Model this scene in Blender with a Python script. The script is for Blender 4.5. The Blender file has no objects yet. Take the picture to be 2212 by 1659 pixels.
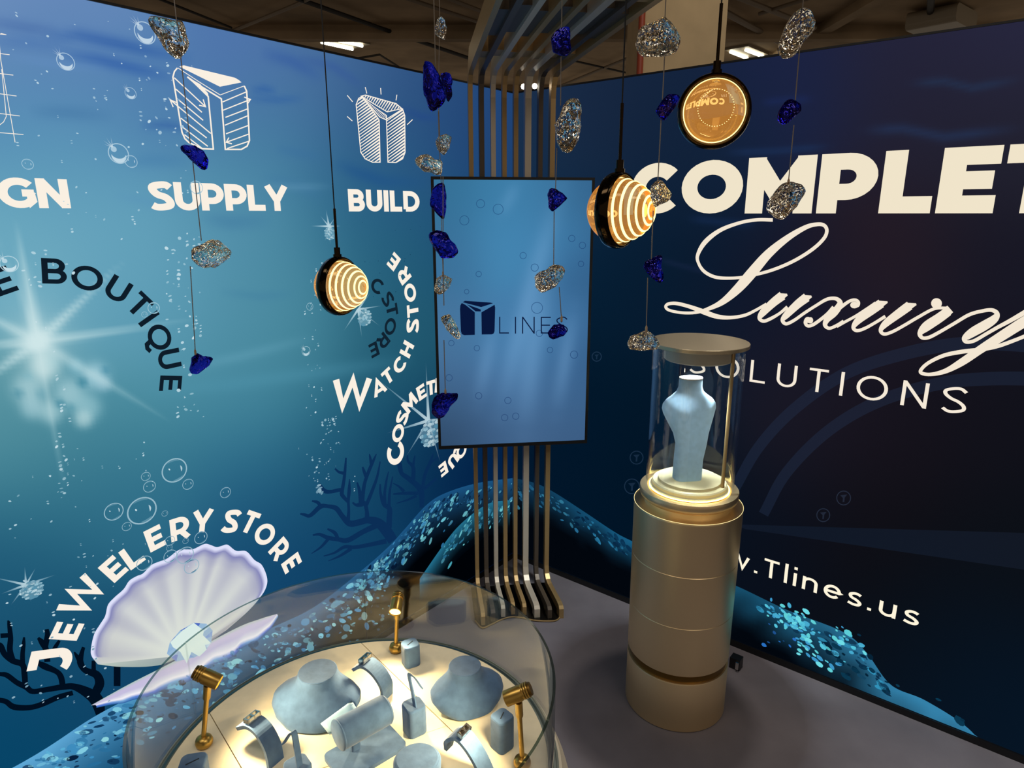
import bpy, bmesh, math, random
import numpy as np
from mathutils import Vector, Matrix, noise
R = random.Random(7)
S = bpy.context.scene
COL = S.collection

# ------------------------------------------------------------------ camera, world, lights, exposure
F = 1430.0; PITCH = math.atan(366.5 / F); H = 1.88
CP, SP = math.cos(PITCH), math.sin(PITCH)
cam = bpy.data.cameras.new('camera'); cam.sensor_width = 36; cam.lens = 36 * F / 2212; cam.clip_start = .02; cam.clip_end = 200
camo = bpy.data.objects.new('camera', cam); COL.objects.link(camo)
camo.location = (0, 0, H); camo.rotation_euler = (math.pi / 2 - PITCH, 0, 0); S.camera = camo
S.view_settings.view_transform = 'Standard'; S.view_settings.look = 'None'
S.view_settings.exposure = 0.0; S.view_settings.gamma = 1.0; S.view_settings.use_curve_mapping = False
S.cycles.max_bounces = 14; S.cycles.transparent_max_bounces = 24; S.cycles.transmission_bounces = 14
S.cycles.use_denoising = True; S.cycles.sample_clamp_indirect = 6; S.cycles.caustics_refractive = True
W = bpy.data.worlds.new('hall'); S.world = W; W.use_nodes = True
W.node_tree.nodes['Background'].inputs[0].default_value = (1.0, .86, .70, 1); W.node_tree.nodes['Background'].inputs[1].default_value = .25

def lamp(kind, name, loc, energy, color, target=None, **kw):
    d = bpy.data.lights.new(name, kind); d.energy = energy; d.color = color
    for k, v in kw.items(): setattr(d, k, v)
    o = bpy.data.objects.new(name, d); COL.objects.link(o); o.location = loc
    if target is not None:
        o.rotation_euler = (Vector(target) - Vector(loc)).to_track_quat('-Z', 'Y').to_euler()
    return o
lamp('AREA', 'hall_fill', (-1.2, 0.0, 4.6), 24, (1, .93, .84), (-.5, 1.6, 0), shape='RECTANGLE', size=2.2, size_y=.6)
lamp('AREA', 'hall_fill', (2.0, -.6, 4.6), 34, (1, .93, .84), (1.3, 1.0, 0), shape='RECTANGLE', size=2.2, size_y=.6)

lamp('AREA', 'hall_fill', (1.9, 4.0, 4.7), 19, (1, .92, .8), (1.5, 6.2, 2.6), shape='RECTANGLE', size=1.2, size_y=.4)  # unseen area light added behind the wall to brighten the beige column
lamp('SPOT', 'booth_spotlight', (.72, 2.33, 2.66), 52, (1, .93, .82), (1.0, 1.9, 0), spot_size=math.radians(104), spot_blend=.9, shadow_soft_size=.035)
# ------------------------------------------------------------------ maths
def ray(x, y):
    u = 829.5 - y
    return np.array([x - 1106., F * CP + u * SP, u * CP - F * SP])
def onz(x, y, z):
    v = ray(x, y); return np.array([0, 0, H]) + v * (z - H) / v[2]
def onY(x, y, Y):
    v = ray(x, y); return np.array([0, 0, H]) + v * Y / v[1]
def proj(p):
    d = np.asarray(p, float) - np.array([0, 0, H])
    zc = d[..., 1] * CP - d[..., 2] * SP; yc = d[..., 1] * SP + d[..., 2] * CP
    return np.stack([1106 + F * d[..., 0] / zc, 829.5 - F * yc / zc], -1)
def lin(c):
    c = np.asarray(c, float) / 255.
    return np.where(c <= .04045, c / 12.92, ((c + .055) / 1.055) ** 2.4)

# ------------------------------------------------------------------ materials
def mat(name, color, rough=.5, metal=0., bump=0., scale=40., var=0., emit=None, strength=0., spec=.5, sheen=0., brushed=None):
    m = bpy.data.materials.new(name); m.use_nodes = True; nt = m.node_tree; N = nt.nodes; L = nt.links
    b = N['Principled BSDF']; c = tuple(lin(color)) + (1,)
    b.inputs['Base Color'].default_value = c; b.inputs['Roughness'].default_value = rough; b.inputs['Metallic'].default_value = metal
    b.inputs['Specular IOR Level'].default_value = spec
    if sheen: b.inputs['Sheen Weight'].default_value = sheen; b.inputs['Sheen Roughness'].default_value = .5
    if emit is not None:
        b.inputs['Emission Color'].default_value = tuple(lin(emit)) + (1,); b.inputs['Emission Strength'].default_value = strength
    if bump or var or brushed:
        tc = N.new('ShaderNodeTexCoord'); mp = N.new('ShaderNodeMapping'); no = N.new('ShaderNodeTexNoise')
        no.inputs['Scale'].default_value = scale; no.inputs['Detail'].default_value = 6
        if brushed: mp.inputs['Scale'].default_value = brushed
        L.new(tc.outputs['Object'], mp.inputs[0]); L.new(mp.outputs[0], no.inputs[0])
        if bump:
            bp = N.new('ShaderNodeBump'); bp.inputs['Strength'].default_value = bump; bp.inputs['Distance'].default_value = .004
            L.new(no.outputs[0], bp.inputs['Height']); L.new(bp.outputs[0], b.inputs['Normal'])
        if var:
            mx = N.new('ShaderNodeMix'); mx.data_type = 'RGBA'
            mx.inputs['A'].default_value = tuple(v * (1 - var) for v in c[:3]) + (1,)
            mx.inputs['B'].default_value = tuple(min(1, v * (1 + var)) for v in c[:3]) + (1,)
            rp = N.new('ShaderNodeValToRGB'); rp.color_ramp.elements[0].position = .32; rp.color_ramp.elements[1].position = .68
            L.new(no.outputs[0], rp.inputs[0]); L.new(rp.outputs[0], mx.inputs['Factor']); L.new(mx.outputs['Result'], b.inputs['Base Color'])
    return m
def glow(name, color, strength, sample=True):
    m = bpy.data.materials.new(name); m.use_nodes = True; nt = m.node_tree; nt.nodes.clear()
    e = nt.nodes.new('ShaderNodeEmission'); o = nt.nodes.new('ShaderNodeOutputMaterial')
    e.inputs[0].default_value = tuple(lin(color)) + (1,); e.inputs[1].default_value = strength; nt.links.new(e.outputs[0], o.inputs[0])
    if not sample: m.cycles.emission_sampling = 'NONE'
    return m
def print_mat(name):
    m = bpy.data.materials.new(name); m.use_nodes = True; nt = m.node_tree; nt.nodes.clear()
    e = nt.nodes.new('ShaderNodeEmission'); o = nt.nodes.new('ShaderNodeOutputMaterial'); a = nt.nodes.new('ShaderNodeAttribute')
    a.attribute_name = 'Col'; nt.links.new(a.outputs[0], e.inputs[0]); nt.links.new(e.outputs[0], o.inputs[0])
    m.cycles.emission_sampling = 'NONE'
    return m
def thin_glass(name, tint, r0=.04, rough=0., k=1.0):
    m = bpy.data.materials.new(name); m.use_nodes = True; nt = m.node_tree; nt.nodes.clear(); N = nt.nodes; L = nt.links
    t = N.new('ShaderNodeBsdfTransparent'); g = N.new('ShaderNodeBsdfGlossy'); f = N.new('ShaderNodeLayerWeight'); mx = N.new('ShaderNodeMixShader'); o = N.new('ShaderNodeOutputMaterial')
    t.inputs[0].default_value = tint + (1,); g.inputs['Roughness'].default_value = rough; g.inputs[0].default_value = (1, 1, 1, 1); f.inputs[0].default_value = .5
    p = N.new('ShaderNodeMath'); p.operation = 'POWER'; p.inputs[1].default_value = 5; q = N.new('ShaderNodeMath'); q.operation = 'MULTIPLY_ADD'; q.inputs[1].default_value = (1 - r0) * k; q.inputs[2].default_value = r0; q.use_clamp = True
    L.new(f.outputs['Facing'], p.inputs[0]); L.new(p.outputs[0], q.inputs[0]); L.new(q.outputs[0], mx.inputs[0]); L.new(t.outputs[0], mx.inputs[1]); L.new(g.outputs[0], mx.inputs[2]); L.new(mx.outputs[0], o.inputs[0])
    return m
def glass(name, color, ior=1.5, rough=0., glowc=None, glows=0., bump=0., scale=40.):
    m = bpy.data.materials.new(name); m.use_nodes = True; nt = m.node_tree; nt.nodes.clear(); N = nt.nodes; L = nt.links
    g = N.new('ShaderNodeBsdfGlass'); o = N.new('ShaderNodeOutputMaterial'); out = g.outputs[0]
    g.inputs['Color'].default_value = color + (1,); g.inputs['IOR'].default_value = ior; g.inputs['Roughness'].default_value = rough
    if bump:
        tc = N.new('ShaderNodeTexCoord'); no = N.new('ShaderNodeTexNoise'); no.inputs['Scale'].default_value = scale; no.inputs['Detail'].default_value = 3; bp = N.new('ShaderNodeBump'); bp.inputs['Strength'].default_value = bump; bp.inputs['Distance'].default_value = .006
        L.new(tc.outputs['Object'], no.inputs[0]); L.new(no.outputs[0], bp.inputs['Height']); L.new(bp.outputs[0], g.inputs['Normal'])
    if glowc is not None:
        e = N.new('ShaderNodeEmission'); e.inputs[0].default_value = tuple(lin(glowc)) + (1,); e.inputs[1].default_value = glows; ad = N.new('ShaderNodeAddShader'); L.new(g.outputs[0], ad.inputs[0]); L.new(e.outputs[0], ad.inputs[1]); out = ad.outputs[0]
        m.cycles.emission_sampling = 'NONE'
    L.new(out, o.inputs[0]); return m

M = dict(
    prt=print_mat('printed_lightbox_fabric'),
    black=mat('black_frame', (14, 14, 16), .4),
    screen=print_mat('screen_picture'),
    carpet=mat('grey_carpet', (112, 105, 109), .95, bump=.25, scale=3.0, var=.16, spec=.15),
    concrete=mat('dark_concrete', (158, 136, 108), .9, bump=.3, scale=.9, var=.32, spec=.2),
    beige=mat('painted_beige_concrete', (190, 166, 128), .8, bump=.1, scale=6, var=.06),
    redpipe=mat('red_paint', (150, 60, 36), .5),
    pipe=mat('dull_conduit', (120, 104, 84), .6), darkpipe=mat('black_cable', (26, 22, 18), .7),
    steel=mat('brushed_bronze_steel', (250, 222, 172), .40, .95, brushed=(1, 1, 30), scale=14, bump=.03),
    steel2=mat('brushed_bronze_top', (196, 180, 150), .36, .85, brushed=(20, 1, 1), scale=10, bump=.04),
    gold=mat('satin_gold', (178, 146, 98), .38, .55), bronze=mat('dark_bronze', (92, 80, 68), .42, .5), silver=mat('satin_champagne', (206, 192, 172), .38, .4),
    padcream=mat('warm_cream_pad', (240, 224, 172), .7), cream=mat('cream_lacquer', (226, 214, 190), .5), deck=mat('cream_suede_deck', (246, 230, 196), .75, bump=.1, scale=60, var=.03),
    brass=mat('aged_brass', (196, 158, 82), .32, .92, scale=30, var=.12), brassd=mat('dark_brass', (128, 96, 46), .38, .9),
    suede=mat('blue_grey_suede', (80, 108, 142), .92, bump=.18, scale=55, var=.14, spec=.15, sheen=.25),
    suede_light=mat('pale_blue_suede', (170, 205, 226), .9, bump=.12, scale=55, var=.07, spec=.15, sheen=.2),
    slot=mat('slot_shadow_cloth', (34, 40, 46), .95),
    chrome=mat('polished_silver_clip', (225, 222, 214), .12, 1.), blackchrome=mat('black_chrome', (46, 36, 24), .1, 1.),
    cord=mat('black_cord', (12, 11, 10), .6), wire=mat('steel_wire', (150, 140, 130), .4, .6), knot=mat('champagne_crimp', (190, 160, 130), .35, .8),
    pane=thin_glass('clear_pane', (.97, .985, .98), .065), edge=thin_glass('glass_edge', (.22, .30, .27), .12, .1),
    tube_glass=thin_glass('tower_glass', (.985, .99, .99), .035),
    clear=glass('clear_crystal', (1., .965, .90), 1.52, 0, None, 0, .22, 38), blue=glass('cobalt_crystal', (.20, .18, .68), 1.5, 0, None, 0, .15, 38),
    amber=glass('amber_lens', (1., .82, .52), 1.46, 0, (255, 176, 84), .20), opal=glow('hot_light_ring', (255, 230, 150), 2.4),
    tube=glow('fluorescent_tube', (255, 246, 214), 7), lens=glow('warm_lamp_lens', (255, 226, 120), 5), bulb=glow('white_bulb', (255, 246, 225), 10),
    cool=glow('cool_light_disc', (215, 236, 255), 1.6), padglow=glow('warm_pad_glow', (255, 232, 140), 8.0), warmline=glow('warm_light_line', (255, 236, 170), 1.6),
    fixture=mat('white_fixture', (190, 180, 160), .6), duct=mat('galvanised_duct', (150, 138, 118), .5))

# ------------------------------------------------------------------ object helpers
def tag(o, label=None, cat=None, group=None, kind=None):
    for k, v in (('label', label), ('category', cat), ('group', group), ('kind', kind)):
        if v: o[k] = v
    return o
def empty(name, loc, label, cat, group=None):
    o = bpy.data.objects.new(name, None); COL.objects.link(o); o.location = loc; o.empty_display_size = .05
    return tag(o, label, cat, group)
def mesh(name, V, Fc, m, parent=None, smooth=False, cols=None, mats=None, fm=None):
    me = bpy.data.meshes.new(name); me.from_pydata([tuple(map(float, v)) for v in V], [], [tuple(int(i) for i in f) for f in Fc])
    for x in (mats or [m]): me.materials.append(x)
    if fm is not None: me.polygons.foreach_set('material_index', np.asarray(fm, np.int32))
    if cols is not None:
        a = me.color_attributes.new('Col', 'FLOAT_COLOR', 'POINT')
        c = np.ones((len(V), 4), np.float32); c[:, :3] = cols; a.data.foreach_set('color', c.ravel())
    if smooth:
        me.polygons.foreach_set('use_smooth', np.ones(len(me.polygons), bool)); me.update(); me.set_sharp_from_angle(angle=math.radians(38))
    me.update()
    o = bpy.data.objects.new(name, me); COL.objects.link(o)
    if parent is not None:
        o.parent = parent
        l = Vector((0, 0, 0)); p = parent
        while p is not None: l += p.location + (p.matrix_parent_inverse.translation if p.parent else Vector((0, 0, 0))); p = p.parent
        o.matrix_parent_inverse = Matrix.Translation(-l)      # parents carry translation only
    return o
def fix_normals(o):
    bm = bmesh.new(); bm.from_mesh(o.data); bmesh.ops.recalc_face_normals(bm, faces=bm.faces); bm.to_mesh(o.data); bm.free(); return o
def join(*parts):
    V = []; Fc = []
    for v, f in parts:
        k = len(V); V += [tuple(x) for x in v]; Fc += [tuple(i + k for i in q) for q in f]
    return V, Fc
def xf(vf, mtx):
    return [tuple(mtx @ Vector(v)) for v in vf[0]], vf[1]
def box(x0, x1, y0, y1, z0, z1):
    V = [(x, y, z) for z in (z0, z1) for y in (y0, y1) for x in (x0, x1)]
    return V, [(0, 2, 3, 1), (4, 5, 7, 6), (0, 1, 5, 4), (2, 6, 7, 3), (0, 4, 6, 2), (1, 3, 7, 5)]
def lathe(prof, n=48, c=(0, 0, 0), cap=True):
    V = []; Fc = []; k = len(prof)
    for i in range(n):
        a = 2 * math.pi * i / n
        for r, z in prof: V.append((c[0] + r * math.cos(a), c[1] + r * math.sin(a), c[2] + z))
    for i in range(n):
        j = (i + 1) % n
        for q in range(k - 1): Fc.append((i * k + q, j * k + q, j * k + q + 1, i * k + q + 1))
    if cap:
        if prof[0][0] > 1e-6: Fc.append(tuple(i * k for i in range(n))[::-1])
        if prof[-1][0] > 1e-6: Fc.append(tuple(i * k + k - 1 for i in range(n)))
    return V, Fc
def frame(t):
    t = Vector(t).normalized(); a = Vector((0, 0, 1)) if abs(t.z) < .95 else Vector((1, 0, 0))
    u = t.cross(a).normalized(); return u, t.cross(u).normalized()
def tube(pts, r, n=8):
    P = [Vector(p) for p in pts]; V = []; Fc = []; rr = r if hasattr(r, '__len__') else [r] * len(P); u = None
    for i, p in enumerate(P):
        t = (P[min(i + 1, len(P) - 1)] - P[max(i - 1, 0)])
        if u is None: u, w = frame(t)
        else:
            t = t.normalized(); u = (u - t * u.dot(t)).normalized(); w = t.cross(u)
        for q in range(n):
            a = 2 * math.pi * q / n; V.append(tuple(p + (u * math.cos(a) + w * math.sin(a)) * rr[i]))
    for i in range(len(P) - 1):
        for q in range(n): Fc.append((i * n + q, i * n + (q + 1) % n, (i + 1) * n + (q + 1) % n, (i + 1) * n + q))
    Fc.append(tuple(range(n))[::-1]); Fc.append(tuple((len(P) - 1) * n + q for q in range(n)))
    return V, Fc
def prism(poly, z0, z1):
    n = len(poly); V = [(x, y, z0) for x, y in poly] + [(x, y, z1) for x, y in poly]
    Fc = [tuple(range(n))[::-1], tuple(range(n, 2 * n))] + [(i, (i + 1) % n, n + (i + 1) % n, n + i) for i in range(n)]
    return V, Fc
def rrect(w, d, r, n=5):
    P = []
    for cx, cy, a0 in ((w / 2 - r, d / 2 - r, 0), (-w / 2 + r, d / 2 - r, 90), (-w / 2 + r, -d / 2 + r, 180), (w / 2 - r, -d / 2 + r, 270)):
        for i in range(n + 1):
            a = math.radians(a0 + 90 * i / n); P.append((cx + r * math.cos(a), cy + r * math.sin(a)))
    return P
def loft(rings, cap=True):
    n = len(rings[0]); V = [v for r in rings for v in r]; Fc = []
    for i in range(len(rings) - 1):
        for q in range(n): Fc.append((i * n + q, i * n + (q + 1) % n, (i + 1) * n + (q + 1) % n, (i + 1) * n + q))
    if cap: Fc.append(tuple(range(n))[::-1]); Fc.append(tuple((len(rings) - 1) * n + q for q in range(n)))
    return V, Fc
def catmull(P, n=8, closed=False):
    P = [np.asarray(p, float) for p in P]; out = []; L = len(P)
    for i in range(L if closed else L - 1):
        a, b, c, d = (P[(i - 1) % L] if closed or i else P[0] * 2 - P[1]), P[i], P[(i + 1) % L], (P[(i + 2) % L] if closed or i + 2 < L else P[-1] * 2 - P[-2])
        for k in range(n):
            t = k / n
            out.append(.5 * (2 * b + (c - a) * t + (2 * a - 5 * b + 4 * c - d) * t * t + (3 * b - a - 3 * c + d) * t ** 3))
    if not closed: out.append(P[-1])
    return out

# ------------------------------------------------------------------ setting: room shell
YAW = math.radians(39.0); ZT = 2.44
CX, CY = .01, 3.40
class Wall:
    def __init__(s, e, n): s.e = np.array(e); s.n = np.array(n)
    def p2w(s, x, y):
        v = ray(x, y); o = np.array([0, 0, H]); c = np.array([CX, CY])
        k = np.dot(c - o[:2], s.n) / np.dot(v[:2], s.n); p = o + v * k
        return np.array([np.dot(p[:2] - c, s.e), p[2]])
    def to3(s, t, z, off):
        p = np.array([CX, CY]) + s.e * t + s.n * off; return (p[0], p[1], z)
    def arr3(s, T, Z, off):
        return np.stack([CX + s.e[0] * T + s.n[0] * off, CY + s.e[1] * T + s.n[1] * off, Z], -1)
sy, cy_ = math.sin(YAW), math.cos(YAW)
LW = Wall((-sy, -cy_), (cy_, -sy)); RW = Wall((cy_, -sy), (-sy, -cy_))
LLEN, RLEN = 3.4, 3.2

floor = mesh('floor', *box(-9, 9, -5, 16, -.1, 0), M['carpet']); tag(floor, kind='structure')
ceil = mesh('ceiling', *box(-22, 22, -6, 34, 5.0, 5.3), M['concrete']); tag(ceil, kind='structure')
walls = {}
for nm, w, ln in (('wall_left', LW, LLEN), ('wall_right', RW, RLEN)):
    P = [w.to3(a, 0, b)[:2] for a, b in ((0, 0), (ln, 0), (ln, -.12), (-.12, -.12))]
    walls[w] = tag(mesh(nm, *prism(P, 0, ZT), M['black']), kind='structure'); fix_normals(walls[w])
    for z0, z1, d in ((0, .028, .012), (ZT - .004, ZT + .003, .008)):
        fix_normals(mesh('frame_rail', *prism([w.to3(a, 0, b)[:2] for a, b in ((0.0, 0), (ln, 0), (ln, d), (0.0, d))], z0, z1), M['black'], walls[w]))

# ---- mural colours: what is printed on the fabric, written down where it is seen in the photograph
KL = [(0,40,104,134,190),(200,60,98,128,188),(100,130,80,120,180),(300,200,74,122,178),(50,250,84,140,186),(150,350,92,150,186),(500,120,78,112,178),(700,160,72,106,172),(850,190,58,92,160),(950,230,46,80,148),(1040,260,36,70,136),
 (600,300,68,122,168),(800,350,50,102,160),(900,380,42,90,150),(50,500,104,164,190),(300,550,98,158,188),(500,480,84,142,178),(620,560,72,132,168),(800,520,46,106,150),(900,550,34,90,136),(300,700,88,150,182),(520,700,80,140,172),(650,750,68,130,164),
 (850,760,44,102,142),(910,760,30,82,120),(50,950,82,142,164),(300,900,70,134,162),(550,880,66,130,164),(750,930,38,98,136),(900,960,20,70,112),(100,1050,58,122,148),(300,1050,48,110,142),(550,1050,40,100,136),(750,1050,27,80,122),(950,1060,8,42,90),
 (100,1180,38,98,130),(600,1200,24,76,118),(800,1180,16,62,108),(30,1280,32,90,124),(100,1400,24,78,112),(50,1580,10,72,110),(250,1480,20,70,108),(700,1280,16,66,112),(1000,1000,4,34,84),(1090,300,30,62,128),(1090,1000,2,24,70),(1090,500,20,60,120),(-300,800,84,144,176),(-300,200,100,140,190),(-300,1500,20,76,112)]
KR = [(1120,230,30,56,120),(1250,220,26,38,92),(1350,260,20,38,90),(1500,330,16,34,82),(1700,200,28,36,82),(2000,120,38,38,74),(2200,100,42,42,80),(2000,250,34,33,58),(2200,280,34,34,56),(1150,420,18,46,106),(1300,600,3,32,78),(1450,620,10,26,66),
 (1700,650,20,24,52),(1900,550,38,28,44),(2150,600,24,24,44),(1320,900,2,26,64),(1250,1000,2,24,64),(1400,1000,2,18,48),(1700,900,28,26,46),(1900,950,24,20,35),(2150,900,18,18,32),(1650,1150,9,16,34),(1900,1150,15,14,23),(2150,1200,12,16,27),(1300,1100,0,20,54),(2100,1450,6,22,46),(2000,1350,9,16,30),(1150,1000,2,24,68),(2500,300,36,36,60),(2500,1000,14,16,28)]
KL = [(x, y, r + (8 if y < 130 and x < 400 else -4 if r < 66 else 2), g + (10 if y < 130 and x < 400 else -4 if r < 66 else 4), b * ((.94 if x < 600 else .94 - .10 * min((x - 600) / 250, 1)) + .06 * min(max((r - 60) / 40, 0), 1))) for x, y, r, g, b in KL]
KR = [(x, y, r * .96, g * .95, b * (.67 if x < 1560 else .80)) for x, y, r, g, b in KR]
def field(K, px, sig):
    K = np.array(K, float); C = K[:, 2:]; out = np.zeros(px.shape[:-1] + (3,)); wsum = np.zeros(px.shape[:-1])
    for k in range(len(K)):
        d2 = ((px - K[k, :2]) ** 2).sum(-1); w = np.exp(-d2 / (2 * sig * sig)) + 1e-4 / (1 + d2 / 1e4)
        out += w[..., None] * C[k]; wsum += w
    return out / wsum[..., None]
def seg_d(px, a, b):
    a = np.array(a, float); b = np.array(b, float); v = b - a; L2 = (v * v).sum()
    t = np.clip(((px - a) @ v) / L2, 0, 1); d = np.sqrt(((px - a - t[..., None] * v) ** 2).sum(-1)); return d, t
def poly_d(px, P):
    d = np.full(px.shape[:-1], 1e9); u = np.zeros_like(d); n = len(P) - 1
    for i in range(n):
        e, t = seg_d(px, P[i], P[i + 1]); m = e < d; d = np.where(m, e, d); u = np.where(m, (i + t) / n, u)
    return d, u
STREAK_L = [([(-60,40),(60,60),(130,68)],12,(60,96,160),.5),([(90,80),(170,76),(260,96),(330,112),(420,128)],13,(38,84,160),.75),([(120,112),(210,128),(300,150),(380,170)],13,(40,86,164),.75),([(-40,88),(60,92),(150,104)],14,(66,108,172),.5),
 ([(60,240),(150,244),(250,252)],14,(62,112,160),.5),([(300,272),(360,270),(420,280)],9,(48,92,160),.65),([(540,196),(570,192),(600,198)],8,(44,92,160),.7),([(530,212),(600,216),(660,212)],8,(46,94,160),.6),([(560,112),(630,132),(700,172)],13,(48,86,158),.6),([(640,122),(720,144),(790,190)],10,(50,84,154),.5),
 ([(590,320),(640,330),(700,340)],10,(56,108,158),.4),([(720,350),(770,372),(830,392),(930,396)],14,(28,78,138),.6),([(860,232),(910,252),(960,256)],9,(34,70,136),.6),([(560,380),(640,400),(700,424)],12,(62,116,160),.4),([(270,350),(330,346),(420,352)],14,(64,120,168),.45),([(430,470),(500,480),(590,476)],16,(60,116,158),.5),
 ([(470,630),(560,640),(640,634)],9,(62,122,158),.4),([(560,400),(640,404),(720,402)],7,(120,170,196),.3),([(0,118),(120,138),(240,150)],8,(104,146,200),.35),([(380,800),(520,770),(680,728)],10,(110,170,192),.4),([(300,850),(500,830),(720,800),(900,776)],14,(84,152,176),.4),([(240,420),(330,440),(430,452)],10,(84,140,186),.3)]
STREAK_R = [([(1960,180),(2040,176),(2100,190),(2212,170)],9,(36,52,82),.6),([(1860,282),(1950,278),(2040,296),(2212,276)],11,(36,52,86),.6),([(1560,330),(1680,326),(1800,316)],8,(28,52,92),.5),([(1640,222),(1700,216),(1760,214)],9,(28,44,96),.4),([(1480,470),(1560,480),(1640,486)],9,(22,44,82),.5),([(1420,560),(1480,576),(1540,590)],6,(28,40,72),.4)]
STAR = [((82,738),(30,470),15,.9),((82,738),(-10,500),6,.25),((82,738),(272,560),11,.8),((82,738),(430,690),9,.7),((82,738),(372,912),12,.5),((82,738),(138,1060),10,.45),((82,738),(-90,860),12,.8),((82,738),(-110,752),9,.8),((82,738),(-110,640),12,.7)]
BLOB = [(95,790,34,.8,(205,228,228)),(60,840,34,.65,(180,214,220)),(150,850,34,.6,(186,220,226)),(205,812,30,.75,(170,210,222)),(190,880,30,.5,(180,220,226)),(70,880,26,.6,(176,212,220)),(110,890,26,.55,(190,222,226)),(180,905,20,.6,(196,224,226)),(225,830,16,.5,(170,206,220)),
 (178,826,12,.8,(52,126,150)),(110,782,18,.3,(150,200,210)),(40,850,12,.6,(60,130,152)),(130,872,11,.65,(50,124,148)),(90,850,11,.5,(86,150,170)),(228,800,10,.6,(60,132,160)),(152,880,9,.5,(70,140,160)),(60,812,10,.4,(100,166,184)),(165,790,16,.5,(140,196,214))]
def base_left(px):
    c = field(KL, px, 105.)
    for P, s, col, a in STREAK_L:
        d, u = poly_d(px, P); k = .75 * a * np.exp(-(d / (s * 1.15)) ** 2) * np.clip(np.sin(np.pi * np.clip(u, .0, 1)) ** .8, 0, 1); c = c * (1 - k[..., None]) + np.array(col) * k[..., None]
    for x, y, r, a, col in BLOB:
        k = a * np.exp(-(((px - np.array([x, y])) ** 2).sum(-1) / (r * r)) ** 1.4); c = c * (1 - k[..., None]) + np.array(col) * k[..., None]
    r2 = ((px - np.array([82, 738])) ** 2).sum(-1); k = .85 * np.exp(-np.sqrt(r2) / 36.) + .15 * np.exp(-np.sqrt(r2) / 120.)
    k = np.clip(k, 0, .92); c = c * (1 - k[..., None]) + np.array((208, 232, 232)) * k[..., None]
    for a_, b_, w, a in STAR:
        d, t = seg_d(px, a_, b_); k = a * np.exp(-(d / (w * (1.1 - t) + 1)) ** 2) * (1 - t) ** .8; c = c * (1 - k[..., None]) + np.array((206, 230, 232)) * k[..., None]
    return c
def base_right(px):
    c = field(KR, px, 120.)
    for P, s, col, a in STREAK_R:
        d, u = poly_d(px, P); k = a * np.exp(-(d / s) ** 2) * np.clip(np.sin(np.pi * np.clip(u, .02, .98)) * 1.6, 0, 1); c = c * (1 - k[..., None]) + np.array(col) * k[..., None]
    return c
BASE = {LW: base_left, RW: base_right}
def background(w, ln, step=.011):
    nt_, nz = int(ln / step), int((ZT - .04) / step)
    T, Z = np.meshgrid(np.linspace(0, ln, nt_ + 1), np.linspace(.028, ZT - .004, nz + 1), indexing='ij')
    P = w.arr3(T, Z, .003).reshape(-1, 3)
    q = P.copy(); q[:, 1] = np.maximum(q[:, 1], .5)
    c = lin(np.clip(BASE[w](proj(q)), 0, 255))
    i, j = np.meshgrid(np.arange(nt_), np.arange(nz), indexing='ij'); a = (i * (nz + 1) + j).ravel()
    Fc = np.stack([a, a + nz + 1, a + nz + 2, a + 1], 1)
    me = bpy.data.meshes.new('fabric_print'); me.from_pydata(P.tolist(), [], Fc.tolist()); me.materials.append(M['prt'])
    at = me.color_attributes.new('Col', 'FLOAT_COLOR', 'POINT'); cc = np.ones((len(P), 4), np.float32); cc[:, :3] = c; at.data.foreach_set('color', cc.ravel())
    o = bpy.data.objects.new('fabric_print', me); COL.objects.link(o); o.parent = walls[w]; return o
background(LW, LLEN); background(RW, RLEN)

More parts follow.
